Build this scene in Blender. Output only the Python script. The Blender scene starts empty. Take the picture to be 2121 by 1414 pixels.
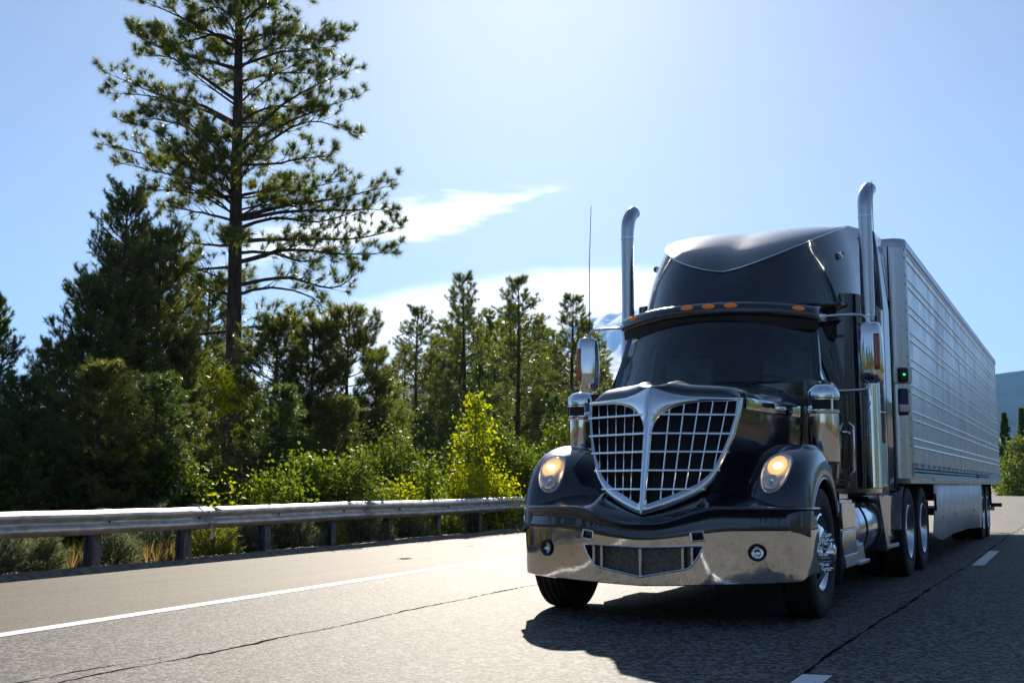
import bpy, bmesh, math, random
import numpy as np
R = math.radians
rng = np.random.default_rng(7)
random.seed(7)
SC = bpy.context.scene
COL = SC.collection

# ------------------------------------------------------------------ camera
CAM_H = 1.06
PITCH, YAW = R(6.775), R(25.383)
cam_d = bpy.data.cameras.new("camera")
cam_d.sensor_width = 36.0
cam_d.lens = 36.0 * 2500.0 / 2121.0
cam_d.clip_end = 60000.0
cam_d.clip_start = 0.1
cam_d.dof.use_dof = True
cam_d.dof.focus_distance = 9.6
cam_d.dof.aperture_fstop = 9.0
cam = bpy.data.objects.new("camera", cam_d)
COL.objects.link(cam)
cam.location = (0, 0, CAM_H)
cam.rotation_euler = (math.pi / 2 + PITCH, 0, YAW)
SC.camera = cam

# ------------------------------------------------------------------ light
SUN_AZ, SUN_EL = R(-24.5), R(28.0)
sun_d = bpy.data.lights.new("sun", 'SUN')
sun_d.energy = 5.0
sun_d.angle = R(0.5)
sun_d.color = (1.0, 0.91, 0.78)
sun = bpy.data.objects.new("sun", sun_d)
COL.objects.link(sun)
sun.rotation_euler = (math.pi / 2 - SUN_EL, 0, math.pi - SUN_AZ)
SC.view_settings.view_transform = 'Standard'
SC.view_settings.look = 'None'
SC.view_settings.gamma = 1.0
SC.view_settings.exposure = 1.0
SC.render.engine = 'CYCLES'
SC.cycles.max_bounces = 8
SC.cycles.transparent_max_bounces = 12
SC.cycles.volume_bounces = 0
SC.cycles.sample_clamp_indirect = 6.0
SC.cycles.use_denoising = True


class NT:
    """small helper round a node tree"""
    def __init__(self, tree):
        self.t = tree
        self.t.nodes.clear()

    def n(self, kind, **kw):
        nd = self.t.nodes.new(kind)
        for k, v in kw.items():
            if k.startswith('_'):
                setattr(nd, k[1:], v)
            else:
                self.set(nd.inputs[int(k[1:])] if k[0] == 'i' and k[1:].isdigit() else nd.inputs[k.replace('_', ' ')], v)
        return nd

    def set(self, sock, v):
        if hasattr(v, 'outputs'):
            v = v.outputs[0]
        if isinstance(v, bpy.types.NodeSocket):
            self.t.links.new(v, sock)
        else:
            if hasattr(sock.default_value, '__len__') and isinstance(v, (tuple, list)):
                if len(sock.default_value) == 4 and len(v) == 3:
                    v = tuple(v) + (1.0,)
            sock.default_value = v

    def m(self, op, a, b=0.0, c=None, clamp=False):
        nd = self.t.nodes.new('ShaderNodeMath')
        nd.operation = op
        nd.use_clamp = clamp
        self.set(nd.inputs[0], a)
        self.set(nd.inputs[1], b)
        if c is not None:
            self.set(nd.inputs[2], c)
        return nd.outputs[0]

    def step(self, x, a, b):
        nd = self.t.nodes.new('ShaderNodeMapRange')
        nd.interpolation_type = 'SMOOTHSTEP'
        self.set(nd.inputs[0], x)
        self.set(nd.inputs[1], a)
        self.set(nd.inputs[2], b)
        return nd.outputs[0]

    def mix(self, f, a, b, mode='MIX'):
        nd = self.t.nodes.new('ShaderNodeMix')
        nd.data_type = 'RGBA'
        nd.blend_type = mode
        self.set(nd.inputs[0], f)
        self.set(nd.inputs[6], a)
        self.set(nd.inputs[7], b)
        return nd.outputs[2]

    def noise(self, vec, scale, detail=4.0, rough=0.55, dist=0.0):
        nd = self.t.nodes.new('ShaderNodeTexNoise')
        if vec is not None:
            self.set(nd.inputs['Vector'], vec)
        nd.inputs['Scale'].default_value = scale
        nd.inputs['Detail'].default_value = detail
        nd.inputs['Roughness'].default_value = rough
        nd.inputs['Distortion'].default_value = dist
        return nd.outputs[0]

    def vscale(self, vec, s):
        nd = self.t.nodes.new('ShaderNodeVectorMath')
        nd.operation = 'MULTIPLY'
        self.set(nd.inputs[0], vec)
        nd.inputs[1].default_value = s
        return nd.outputs[0]


# ------------------------------------------------------------------ world: sky and far clouds
world = bpy.data.worlds.new("World")
SC.world = world
world.use_nodes = True
w = NT(world.node_tree)
sky = w.n('ShaderNodeTexSky', _sky_type='NISHITA', _sun_disc=False, _sun_elevation=SUN_EL, _sun_rotation=SUN_AZ,
          _altitude=1300.0, _air_density=0.92, _dust_density=1.25, _ozone_density=3.8)
tc = w.n('ShaderNodeTexCoord')
sep = w.n('ShaderNodeSeparateXYZ', i0=tc.outputs['Generated'])
az = w.m('MULTIPLY', w.m('ARCTAN2', sep.outputs[0], sep.outputs[1]), 57.2958)
el = w.m('MULTIPLY', w.m('ARCSINE', sep.outputs[2]), 57.2958)
cv = w.n('ShaderNodeCombineXYZ', i0=w.m('MULTIPLY', az, 0.35), i1=el, i2=0.0)
n1 = w.noise(cv, 0.55, 6.0, 0.6, 0.6)
n2 = w.noise(w.vscale(cv, (0.8, 1.6, 1.0)), 1.3, 7.0, 0.62, 0.4)
nn = w.m('ADD', w.m('MULTIPLY', w.m('SUBTRACT', n1, 0.5), 1.6), w.m('MULTIPLY', w.m('SUBTRACT', n2, 0.5), 0.9))
# low bank of cloud behind the mountain: its upper edge bulges round azimuth -20
da = w.m('ADD', az, 20.5)
top = w.m('SUBTRACT', 10.55, w.m('MULTIPLY', w.m('MULTIPLY', da, da), 0.0115))
d2 = w.m('ADD', w.m('SUBTRACT', top, el), w.m('MULTIPLY', nn, 0.55))
bank = w.m('MULTIPLY', w.step(d2, -0.05, 0.75), w.m('MULTIPLY', w.step(az, -49.0, -40.0), w.m('SUBTRACT', 1.0, w.step(az, -15.5, -9.0))))
thin = w.step(w.m('ADD', w.m('SUBTRACT', top, el), w.m('MULTIPLY', nn, 2.2)), 0.0, 2.4)
bank = w.m('MULTIPLY', bank, w.m('ADD', 0.7, w.m('MULTIPLY', thin, 0.3)))
# small streak above it, tilted
mid = w.m('ADD', 13.35, w.m('MULTIPLY', w.m('ADD', az, 26.0), 0.20))
dm = w.m('ABSOLUTE', w.m('SUBTRACT', el, mid))
half = w.m('MULTIPLY', w.m('SUBTRACT', -21.6, az), 0.16)
half = w.m('MINIMUM', half, 1.15)
d3 = w.m('ADD', w.m('SUBTRACT', half, dm), w.m('MULTIPLY', nn, 1.5))
streak = w.m('MULTIPLY', w.step(d3, 0.0, 0.9), w.m('MULTIPLY', w.step(az, -40.0, -35.0), w.m('SUBTRACT', 1.0, w.step(az, -24.0, -21.5))))
cl = w.m('MAXIMUM', bank, w.m('MULTIPLY', streak, 0.95), clamp=True)
shade = w.m('ADD', 0.84, w.m('MULTIPLY', w.noise(w.vscale(cv, (0.6, 1.5, 1.0)), 0.9, 5.0), 0.32))
cloud_col = w.n('ShaderNodeVectorMath', _operation='SCALE', i0=(22.0, 21.5, 20.6))
w.set(cloud_col.inputs['Scale'], shade)
SKY_STRENGTH = 0.05
hs = w.n('ShaderNodeHueSaturation', Saturation=0.86, Color=sky.outputs[0])
colmix = w.mix(cl, hs.outputs[0], cloud_col.outputs[0])
bg = w.n('ShaderNodeBackground', Color=colmix, Strength=SKY_STRENGTH)
out = w.n('ShaderNodeOutputWorld')
w.t.links.new(bg.outputs[0], out.inputs['Surface'])

# ------------------------------------------------------------------ mesh helpers
def tag(o, label=None, cat=None, group=None, kind=None):
    if label: o['label'] = label
    if cat: o['category'] = cat
    if group: o['group'] = group
    if kind: o['kind'] = kind
    return o


def empty(name, loc=(0, 0, 0), rz=0.0):
    o = bpy.data.objects.new(name, None)
    o.empty_display_size = 0.2
    COL.objects.link(o)
    o.location = loc
    o.rotation_euler = (0, 0, rz)
    return o


class MB:
    def __init__(self):
        self.v, self.f, self.mi = [], [], []
        self.k = 0

    def add(self, verts, faces, m=0):
        verts = np.asarray(verts, float).reshape(-1, 3)
        self.v.append(verts)
        k = self.k
        for q in faces:
            self.f.append(tuple(int(i) + k for i in q))
            self.mi.append(m)
        self.k += len(verts)
        return self

    def grid(self, P, cu=False, cv=False, m=0, flip=False):
        P = np.asarray(P, float)
        n, q = P.shape[:2]
        F = []
        for i in range(n if cu else n - 1):
            for j in range(q if cv else q - 1):
                a, b = i * q + j, i * q + (j + 1) % q
                c, d = ((i + 1) % n) * q + (j + 1) % q, ((i + 1) % n) * q + j
                F.append((a, d, c, b) if flip else (a, b, c, d))
        return self.add(P.reshape(-1, 3), F, m)

    def box(self, x0, x1, y0, y1, z0, z1, m=0):
        v = [(x, y, z) for x in (x0, x1) for y in (y0, y1) for z in (z0, z1)]
        return self.add(v, [(0, 1, 3, 2), (4, 6, 7, 5), (0, 4, 5, 1), (2, 3, 7, 6), (0, 2, 6, 4), (1, 5, 7, 3)], m)

    def obox(self, c, ux, uy, uz, m=0):
        """box from centre and three half vectors"""
        c, ux, uy, uz = (np.asarray(t, float) for t in (c, ux, uy, uz))
        v = [c + a * ux + b * uy + d * uz for a in (-1, 1) for b in (-1, 1) for d in (-1, 1)]
        return self.add(v, [(0, 1, 3, 2), (4, 6, 7, 5), (0, 4, 5, 1), (2, 3, 7, 6), (0, 2, 6, 4), (1, 5, 7, 3)], m)

    def tube(self, path, r, n=12, caps=True, m=0):
        P = np.asarray(path, float)
        K = len(P)
        r = np.full(K, r) if np.isscalar(r) else np.asarray(r, float)
        T = np.gradient(P, axis=0)
        T /= np.linalg.norm(T, axis=1)[:, None] + 1e-12
        up = np.array([0, 0, 1.0]) if abs(T[0][2]) < 0.9 else np.array([1.0, 0, 0])
        a = np.cross(T[0], up); a /= np.linalg.norm(a)
        rows = []
        th = np.linspace(0, 2 * np.pi, n, endpoint=False)
        for i in range(K):
            a = a - T[i] * (a @ T[i]); a /= np.linalg.norm(a)
            b = np.cross(T[i], a)
            rows.append(P[i] + r[i] * (np.cos(th)[:, None] * a + np.sin(th)[:, None] * b))
        base = self.k
        self.grid(rows, cv=True, m=m)
        if caps:
            self.f.append(tuple(base + i for i in range(n))[::-1]); self.mi.append(m)
            self.f.append(tuple(base + (K - 1) * n + i for i in range(n))); self.mi.append(m)
        return self

    def lathe(self, prof, n=32, axis='x', c=(0, 0, 0), m=0, close=False):
        prof = np.asarray(prof, float)
        th = np.linspace(0, 2 * np.pi, n, endpoint=False)
        rows = []
        for a, r in prof:
            co, si = r * np.cos(th), r * np.sin(th)
            aa = np.full(n, a)
            rows.append(np.stack({'x': (aa, co, si), 'y': (si, aa, co), 'z': (co, si, aa)}[axis], 1) + np.asarray(c))
        return self.grid(rows, cu=close, cv=True, m=m)

    def prism(self, poly, axis, d0, d1, m=0):
        poly = np.asarray(poly, float)
        n = len(poly)
        def put(d):
            dd = np.full(n, d)
            return {'x': np.stack((dd, poly[:, 0], poly[:, 1]), 1), 'y': np.stack((poly[:, 0], dd, poly[:, 1]), 1),
                    'z': np.stack((poly[:, 0], poly[:, 1], dd), 1)}[axis]
        F = [tuple(range(n))[::-1], tuple(range(n, 2 * n))] + [(i, (i + 1) % n, n + (i + 1) % n, n + i) for i in range(n)]
        return self.add(np.concatenate((put(d0), put(d1))), F, m)

    def mirror(self):
        """both sides: adds the x-mirrored copy"""
        for v, in [(np.concatenate(self.v),)]:
            fs, ms = list(self.f), list(self.mi)
            k = self.k
            vv = v.copy(); vv[:, 0] *= -1
            self.v.append(vv)
            self.f += [tuple(i + k for i in q[::-1]) for q in fs]
            self.mi += ms
            self.k += len(vv)
        return self

    def flipx(self):
        self.v = [np.concatenate(self.v) * np.array([-1, 1, 1])]
        self.f = [q[::-1] for q in self.f]
        return self

    def islands(self):
        V = np.concatenate(self.v)
        par = list(range(len(V)))
        def find(a):
            while par[a] != a:
                par[a] = par[par[a]]; a = par[a]
            return a
        for q in self.f:
            a = find(q[0])
            for i in q[1:]:
                par[find(i)] = a
        grp = {}
        for q, m in zip(self.f, self.mi):
            grp.setdefault(find(q[0]), []).append((q, m))
        outp = []
        for g_ in grp.values():
            ids = sorted({i for q, _ in g_ for i in q}); mp = {i: k for k, i in enumerate(ids)}
            b = MB(); b.add(V[ids], [tuple(mp[i] for i in q) for q, _ in g_]); b.mi = [m for _, m in g_]
            outp.append(b)
        return outp

    def split(self, name, mat, parent=None, **kw):
        """every loose piece becomes an object of its own"""
        return [b.build(name, mat, parent, **kw) for b in self.islands()]

    def build(self, name, mat, parent=None, smooth=True, bevel=0.0, subsurf=0, solid=0.0, loc=None, angle=40.0, fixn=True, merge=0.0):
        me = bpy.data.meshes.new(name)
        me.from_pydata(np.concatenate(self.v).tolist(), [], self.f)
        mats = mat if isinstance(mat, (list, tuple)) else [mat]
        for q in mats:
            me.materials.append(q)
        if len(mats) > 1:
            me.polygons.foreach_set('material_index', self.mi)
        if fixn:
            b = bmesh.new(); b.from_mesh(me)
            if merge:
                bmesh.ops.remove_doubles(b, verts=b.verts, dist=merge)
            bmesh.ops.recalc_face_normals(b, faces=b.faces)
            b.to_mesh(me); b.free()
        o = bpy.data.objects.new(name, me)
        COL.objects.link(o)
        if smooth:
            me.polygons.foreach_set('use_smooth', [True] * len(me.polygons))
            if angle:
                me.set_sharp_from_angle(angle=R(angle))
        if solid:
            s = o.modifiers.new('solid', 'SOLIDIFY'); s.thickness = abs(solid); s.offset = -1.0 if solid > 0 else 1.0
        if bevel:
            s = o.modifiers.new('bevel', 'BEVEL'); s.width = bevel; s.segments = 2; s.limit_method = 'ANGLE'; s.angle_limit = R(40)
            s.harden_normals = False
        if subsurf:
            s = o.modifiers.new('subsurf', 'SUBSURF'); s.levels = subsurf; s.render_levels = subsurf
        if parent is not None:
            o.parent = parent
        if loc is not None:
            o.location = loc
        return o


def fast_mesh(name, V, F, mat, parent=None, smooth=False):
    """V (n,3), F (m,k) arrays with k constant"""
    me = bpy.data.meshes.new(name)
    V = np.ascontiguousarray(V, np.float32); F = np.ascontiguousarray(F, np.int32)
    k = F.shape[1]
    me.vertices.add(len(V)); me.vertices.foreach_set('co', V.ravel())
    me.loops.add(F.size); me.loops.foreach_set('vertex_index', F.ravel())
    me.polygons.add(len(F))
    me.polygons.foreach_set('loop_start', np.arange(0, F.size, k, dtype=np.int32))
    me.update(calc_edges=True)
    me.materials.append(mat)
    if smooth:
        me.polygons.foreach_set('use_smooth', np.ones(len(F), bool))
    o = bpy.data.objects.new(name, me)
    COL.objects.link(o)
    if parent is not None:
        o.parent = parent
    return o


def cut(o, cutters):
    """boolean-subtract MB shapes from object o and bake the result"""
    bpy.context.view_layer.update()
    me = bpy.data.meshes.new_from_object(o.evaluated_get(bpy.context.evaluated_depsgraph_get()))
    b = bmesh.new(); b.from_mesh(me)
    bmesh.ops.recalc_face_normals(b, faces=b.faces)
    b.to_mesh(me); b.free()
    o.modifiers.clear(); o.data = me
    tmp = []
    for c in cutters:
        q = c.build('cutter', o.data.materials[0], o.parent, smooth=False)
        tmp.append(q)
        s = o.modifiers.new('cut', 'BOOLEAN'); s.object = q; s.operation = 'DIFFERENCE'; s.solver = 'EXACT'
    bpy.context.view_layer.update()
    dg = bpy.context.evaluated_depsgraph_get()
    me = bpy.data.meshes.new_from_object(o.evaluated_get(dg))
    o.modifiers.clear()
    o.data = me
    me.polygons.foreach_set('use_smooth', [True] * len(me.polygons))
    me.set_sharp_from_angle(angle=R(35))
    for q in tmp:
        bpy.data.objects.remove(q)


def sstep(x, a, b):
    t = np.clip((np.asarray(x, float) - a) / (b - a), 0, 1)
    return t * t * (3 - 2 * t)


def resample(P, n):
    P = np.asarray(P, float)
    s = np.concatenate(([0], np.cumsum(np.linalg.norm(np.diff(P, axis=0), axis=1))))
    t = np.linspace(0, s[-1], n)
    return np.stack([np.interp(t, s, P[:, i]) for i in range(P.shape[1])], 1)


def spline(P, n):
    """Catmull-Rom through P, n samples"""
    P = np.asarray(P, float)
    Q = np.vstack((2 * P[0] - P[1], P, 2 * P[-1] - P[-2]))
    k = len(P) - 1
    outp = []
    for t in np.linspace(0, k, n):
        i = min(int(t), k - 1); u = t - i
        p0, p1, p2, p3 = Q[i], Q[i + 1], Q[i + 2], Q[i + 3]
        outp.append(0.5 * (2 * p1 + (p2 - p0) * u + (2 * p0 - 5 * p1 + 4 * p2 - p3) * u * u + (3 * p1 - p0 - 3 * p2 + p3) * u ** 3))
    return np.array(outp)


# ------------------------------------------------------------------ materials
def pbr(name, base, rough=0.5, metal=0.0, coat=0.0, bump=0.0, bscale=20.0, var=0.0, vscale=3.0, rvar=0.0, stretch=(1, 1, 1), spec=0.5, var2=None, detail=4.0, specks=0.0):
    mt = bpy.data.materials.new(name)
    mt.use_nodes = True
    n = NT(mt.node_tree)
    tcn = n.n('ShaderNodeTexCoord')
    vec = n.vscale(tcn.outputs['Object'], stretch)
    p = n.n('ShaderNodeBsdfPrincipled', Metallic=metal, Roughness=rough)
    p.inputs['Specular IOR Level'].default_value = spec
    p.inputs['Coat Weight'].default_value = coat
    p.inputs['Coat Roughness'].default_value = 0.03
    p.inputs['Coat IOR'].default_value = 1.8
    col = tuple(base) + (1.0,)
    if var or rvar:
        nz = n.noise(vec, vscale, detail, 0.6)
    if var:
        f = n.step(nz, 0.3, 0.7)
        lo = var2 if var2 else tuple(c * (1 - var) for c in base)
        hi = base if var2 else tuple(min(1, c * (1 + var)) for c in base)
        n.set(p.inputs['Base Color'], n.mix(f, tuple(lo) + (1,), tuple(hi) + (1,)))
    else:
        p.inputs['Base Color'].default_value = col
    if specks:
        v = n.n('ShaderNodeTexVoronoi', Vector=tcn.outputs['Object'], Scale=specks)
        ok = n.m('MULTIPLY', n.m('LESS_THAN', v.outputs['Distance'], 0.17), n.m('GREATER_THAN', n.n('ShaderNodeSeparateColor', i0=v.outputs['Color']).outputs[0], 0.72))
        film = n.m('MULTIPLY', n.step(n.noise(vec, 7.0, 6.0, 0.7), 0.45, 0.75), 0.25)
        prev = p.inputs['Base Color'].links[0].from_socket if p.inputs['Base Color'].links else col
        n.set(p.inputs['Base Color'], n.mix(n.m('MAXIMUM', ok, film), prev, (0.16, 0.14, 0.11, 1)))
    if rvar:
        n.set(p.inputs['Roughness'], n.m('ADD', rough - rvar / 2, n.m('MULTIPLY', nz, rvar), clamp=True))
    if bump:
        b = n.n('ShaderNodeBump', Strength=1.0, Distance=bump, Height=n.noise(vec, bscale, detail, 0.55))
        n.set(p.inputs['Normal'], b)
    o = n.n('ShaderNodeOutputMaterial')
    n.t.links.new(p.outputs[0], o.inputs['Surface'])
    return mt


def leafmat(name, c1, c2, c3, trans=0.35, rough=0.45, gloss=0.25, tcol=None):
    """foliage: each leaf its own tone; part of the light passes through"""
    mt = bpy.data.materials.new(name)
    mt.use_nodes = True
    n = NT(mt.node_tree)
    g = n.n('ShaderNodeNewGeometry')
    cr = n.n('ShaderNodeValToRGB', i0=g.outputs['Random Per Island'])
    e = cr.color_ramp.elements
    e[0].color = tuple(c1) + (1,); e[1].color = tuple(c3) + (1,)
    x = e.new(0.55); x.color = tuple(c2) + (1,)
    d = n.n('ShaderNodeBsdfPrincipled', Base_Color=cr.outputs[0], Roughness=rough)
    d.inputs['Specular IOR Level'].default_value = gloss
    tcol = tcol or (1.6, 1.5, 0.5)
    tc_ = n.mix(1.0, cr.outputs[0], tuple(tcol) + (1,), 'MULTIPLY')
    t = n.n('ShaderNodeBsdfTranslucent', Color=tc_)
    mx = n.n('ShaderNodeMixShader', i0=trans)
    n.t.links.new(d.outputs[0], mx.inputs[1]); n.t.links.new(t.outputs[0], mx.inputs[2])
    o = n.n('ShaderNodeOutputMaterial')
    n.t.links.new(mx.outputs[0], o.inputs['Surface'])
    return mt


def emis(name, col, s, base=(0.1, 0.1, 0.1)):
    mt = bpy.data.materials.new(name)
    mt.use_nodes = True
    p = mt.node_tree.nodes['Principled BSDF']
    p.inputs['Base Color'].default_value = tuple(base) + (1,)
    p.inputs['Emission Color'].default_value = tuple(col) + (1,)
    p.inputs['Emission Strength'].default_value = s
    return mt


def glassmat(name, tint=(0.5, 0.6, 0.6), rough=0.0, ior=1.5, extra=0.01):
    mt = bpy.data.materials.new(name)
    mt.use_nodes = True
    n = NT(mt.node_tree)
    tr = n.n('ShaderNodeBsdfTransparent', Color=tuple(tint) + (1,))
    gl = n.n('ShaderNodeBsdfGlossy', Color=(1, 1, 1, 1), Roughness=rough)
    fr = n.n('ShaderNodeFresnel', IOR=ior)
    f = n.m('ADD', n.m('MULTIPLY', fr, 1.25), extra, clamp=True)
    mx = n.n('ShaderNodeMixShader', i0=f)
    n.t.links.new(tr.outputs[0], mx.inputs[1]); n.t.links.new(gl.outputs[0], mx.inputs[2])
    o = n.n('ShaderNodeOutputMaterial')
    n.t.links.new(mx.outputs[0], o.inputs['Surface'])
    return mt


M = {}
M['paint'] = pbr('black_paint', (0.004, 0.007, 0.014), 0.30, coat=1.0, bump=0.0008, bscale=2.5, rvar=0.14, vscale=6.0, spec=0.25)
M['chrome'] = pbr('chrome', (0.93, 0.94, 0.95), 0.05, metal=1.0, bump=0.0010, bscale=3.0, rvar=0.05, vscale=9.0)
M['bumper'] = pbr('bumper_chrome', (0.97, 0.955, 0.91), 0.05, metal=1.0, bump=0.0016, bscale=2.2, rvar=0.08, vscale=14.0, specks=36.0)
M['steel'] = pbr('brushed_steel', (0.62, 0.64, 0.66), 0.28, metal=1.0, bump=0.0012, bscale=7.0, rvar=0.15)
M['alu'] = pbr('polished_aluminium', (0.72, 0.75, 0.79), 0.15, metal=1.0, bump=0.0012, bscale=5.0, rvar=0.15)
M['alu_dull'] = pbr('dull_aluminium', (0.55, 0.58, 0.60), 0.38, metal=1.0, bump=0.001, bscale=30.0, rvar=0.2, var=0.15)
M['rubber'] = pbr('tyre_rubber', (0.018, 0.018, 0.019), 0.75, bump=0.002, bscale=60.0, var=0.4, vscale=8.0)
M['plastic'] = pbr('black_plastic', (0.012, 0.013, 0.015), 0.45, bump=0.0006, bscale=120.0)
M['dark'] = pbr('dark_underbody', (0.012, 0.012, 0.013), 0.7, bump=0.003, bscale=14.0, var=0.5)
M['mesh'] = pbr('grille_mesh', (0.010, 0.011, 0.013), 0.6, bump=0.004, bscale=90.0)
M['intake'] = pbr('intake_mesh', (0.16, 0.145, 0.12), 0.45, metal=0.6, bump=0.004, bscale=70.0, var=0.3, vscale=40.0)
M['amber'] = emis('amber_lens', (1.0, 0.28, 0.03), 0.06, (0.75, 0.22, 0.03))
M['amber_dull'] = pbr('amber_reflector', (0.45, 0.10, 0.02), 0.25, coat=0.5)
M['bulb'] = emis('headlight_glow', (1.0, 0.55, 0.20), 0.36, (0.9, 0.7, 0.4))
M['bowl'] = pbr('headlight_bowl', (0.74, 0.76, 0.78), 0.35, metal=0.35, var=0.2, vscale=20.0)
M['bulb_core'] = emis('headlight_core', (1.0, 0.80, 0.50), 4.0, (0.9, 0.8, 0.6))
M['green'] = emis('green_indicator', (0.05, 0.95, 0.12), 1.1, (0.02, 0.4, 0.05))
M['glass'] = glassmat('windshield_glass', (0.62, 0.82, 0.84), 0.0, 1.52, 0.035)
M['sideglass'] = glassmat('side_glass', (0.55, 0.80, 0.79), 0.0, 1.5, 0.10)
M['lens'] = glassmat('headlight_lens', (0.95, 0.96, 0.97), 0.03, 1.22)
M['interior'] = pbr('cab_interior', (0.13, 0.135, 0.14), 0.75, bump=0.002, bscale=50.0, var=0.3)
M['white'] = pbr('white_painted_panel', (0.80, 0.81, 0.81), 0.4, bump=0.002, bscale=3.0, var=0.12, vscale=2.5)
M['red'] = pbr('red_reflector', (0.32, 0.03, 0.03), 0.35)
M['navy'] = pbr('navy_box', (0.02, 0.03, 0.12), 0.4)
M['galv'] = pbr('galvanised_steel', (0.42, 0.43, 0.43), 0.50, metal=0.6, bump=0.0012, bscale=25.0, rvar=0.25, var=0.28, vscale=5.0, stretch=(1, 1, 2.5))
M['post'] = pbr('weathered_post', (0.10, 0.11, 0.13), 0.8, bump=0.004, bscale=25.0, var=0.4, vscale=7.0, stretch=(3, 3, 0.6))
M['bark'] = pbr('pine_bark', (0.085, 0.058, 0.042), 0.9, bump=0.03, bscale=9.0, var=0.55, vscale=6.0, stretch=(1, 1, 0.3), detail=7.0)
M['bark_grey'] = pbr('grey_bark', (0.09, 0.075, 0.06), 0.9, bump=0.012, bscale=14.0, var=0.5, vscale=7.0, stretch=(1, 1, 0.35))


def trailer_skin():
    mt = bpy.data.materials.new('quilted_stainless')
    mt.use_nodes = True
    n = NT(mt.node_tree)
    tcn = n.n('ShaderNodeTexCoord')
    ob = tcn.outputs['Object']
    p = n.n('ShaderNodeBsdfPrincipled', Metallic=1.0, Roughness=0.2)
    dirt = n.step(n.noise(n.vscale(ob, (1, 1.2, 0.35)), 2.2, 6.0), 0.35, 0.75)
    n.set(p.inputs['Base Color'], n.mix(dirt, (0.60, 0.62, 0.63, 1), (0.47, 0.49, 0.50, 1)))
    n.set(p.inputs['Roughness'], n.m('ADD', 0.30, n.m('MULTIPLY', dirt, 0.18)))
    sp = n.n('ShaderNodeSeparateXYZ', i0=ob)
    # oil-canning of the thin sheet between its rivets, and the vertical seams
    wav = n.m('MULTIPLY', n.m('SINE', n.m('MULTIPLY', sp.outputs[1], 2 * math.pi / 0.305)), 0.0008)
    seam = n.m('MULTIPLY', n.m('POWER', n.m('ABSOLUTE', n.m('SINE', n.m('MULTIPLY', sp.outputs[1], math.pi / 1.22))), 60.0), 0.002)
    big = n.m('MULTIPLY', n.noise(n.vscale(ob, (1, 2.2, 0.8)), 1.6, 3.0), 0.002)
    b = n.n('ShaderNodeBump', Strength=1.0, Distance=1.0, Height=n.m('ADD', n.m('ADD', wav, seam), big))
    n.set(p.inputs['Normal'], b)
    o = n.n('ShaderNodeOutputMaterial')
    n.t.links.new(p.outputs[0], o.inputs['Surface'])
    return mt


M['skin'] = trailer_skin()
M['rib'] = pbr('polished_rib', (0.68, 0.70, 0.71), 0.24, metal=1.0, bump=0.0015, bscale=6.0, rvar=0.15)


def asphalt(name, tone, chip, grit, tint=(1.0, 0.94, 0.84), crack=True):
    mt = bpy.data.materials.new(name)
    mt.use_nodes = True
    n = NT(mt.node_tree)
    tcn = n.n('ShaderNodeTexCoord')
    ob = tcn.outputs['Object']
    v = n.n('ShaderNodeTexVoronoi', Vector=ob, Scale=grit)
    vr = n.n('ShaderNodeSeparateColor', i0=v.outputs['Color'])
    stones = n.step(vr.outputs[0], 0.25, 0.98)
    fine = n.noise(ob, grit * 2.6, 3.0, 0.7)
    big = n.noise(ob, 0.55, 5.0, 0.55)
    lane = n.noise(n.vscale(ob, (1.6, 0.10, 1)), 1.1, 4.0, 0.5)
    val = n.m('ADD', tone, n.m('MULTIPLY', stones, chip))
    val = n.m('MULTIPLY', val, n.m('ADD', 0.25, n.m('MULTIPLY', fine, 1.5)))
    val = n.m('MULTIPLY', val, n.m('ADD', 0.76, n.m('MULTIPLY', big, 0.34)))
    val = n.m('MULTIPLY', val, n.m('ADD', 0.62, n.m('MULTIPLY', lane, 0.76)))
    dark = n.step(n.noise(n.vscale(ob, (1, 0.25, 1)), 2.3, 5.0, 0.6), 0.62, 0.80)
    val = n.m('MULTIPLY', val, n.m('SUBTRACT', 1.0, n.m('MULTIPLY', dark, 0.22)))
    cc = n.n('ShaderNodeCombineColor', i0=n.m('MULTIPLY', val, tint[0]), i1=n.m('MULTIPLY', val, tint[1]), i2=n.m('MULTIPLY', val, tint[2]))
    p = n.n('ShaderNodeBsdfPrincipled', Base_Color=cc, Roughness=0.72)
    p.inputs['Specular IOR Level'].default_value = 0.22
    h = n.m('ADD', n.m('MULTIPLY', v.outputs['Distance'], -0.006), n.m('MULTIPLY', fine, 0.005))
    b = n.n('ShaderNodeBump', Strength=0.55, Distance=1.0, Height=h)
    n.set(p.inputs['Normal'], b)
    o = n.n('ShaderNodeOutputMaterial')
    n.t.links.new(p.outputs[0], o.inputs['Surface'])
    return mt


M['lane'] = asphalt('lane_asphalt', 0.030, 0.19, 40.0, (1.0, 0.96, 0.85))
M['shoulder'] = asphalt('shoulder_asphalt', 0.070, 0.085, 70.0, (1.0, 0.83, 0.58))


def roadpaint():
    mt = bpy.data.materials.new('road_marking_paint')
    mt.use_nodes = True
    n = NT(mt.node_tree)
    ob = n.n('ShaderNodeTexCoord').outputs['Object']
    wr = n.step(n.noise(ob, 38.0, 6.0, 0.75), 0.30, 0.46)
    p = n.n('ShaderNodeBsdfPrincipled', Roughness=0.6, Base_Color=n.mix(wr, (0.30, 0.29, 0.27, 1), (0.80, 0.80, 0.79, 1)))
    n.set(p.inputs['Normal'], n.n('ShaderNodeBump', Strength=0.6, Distance=0.004, Height=n.noise(ob, 90.0)))
    o = n.n('ShaderNodeOutputMaterial')
    n.t.links.new(p.outputs[0], o.inputs['Surface'])
    return mt


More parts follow.
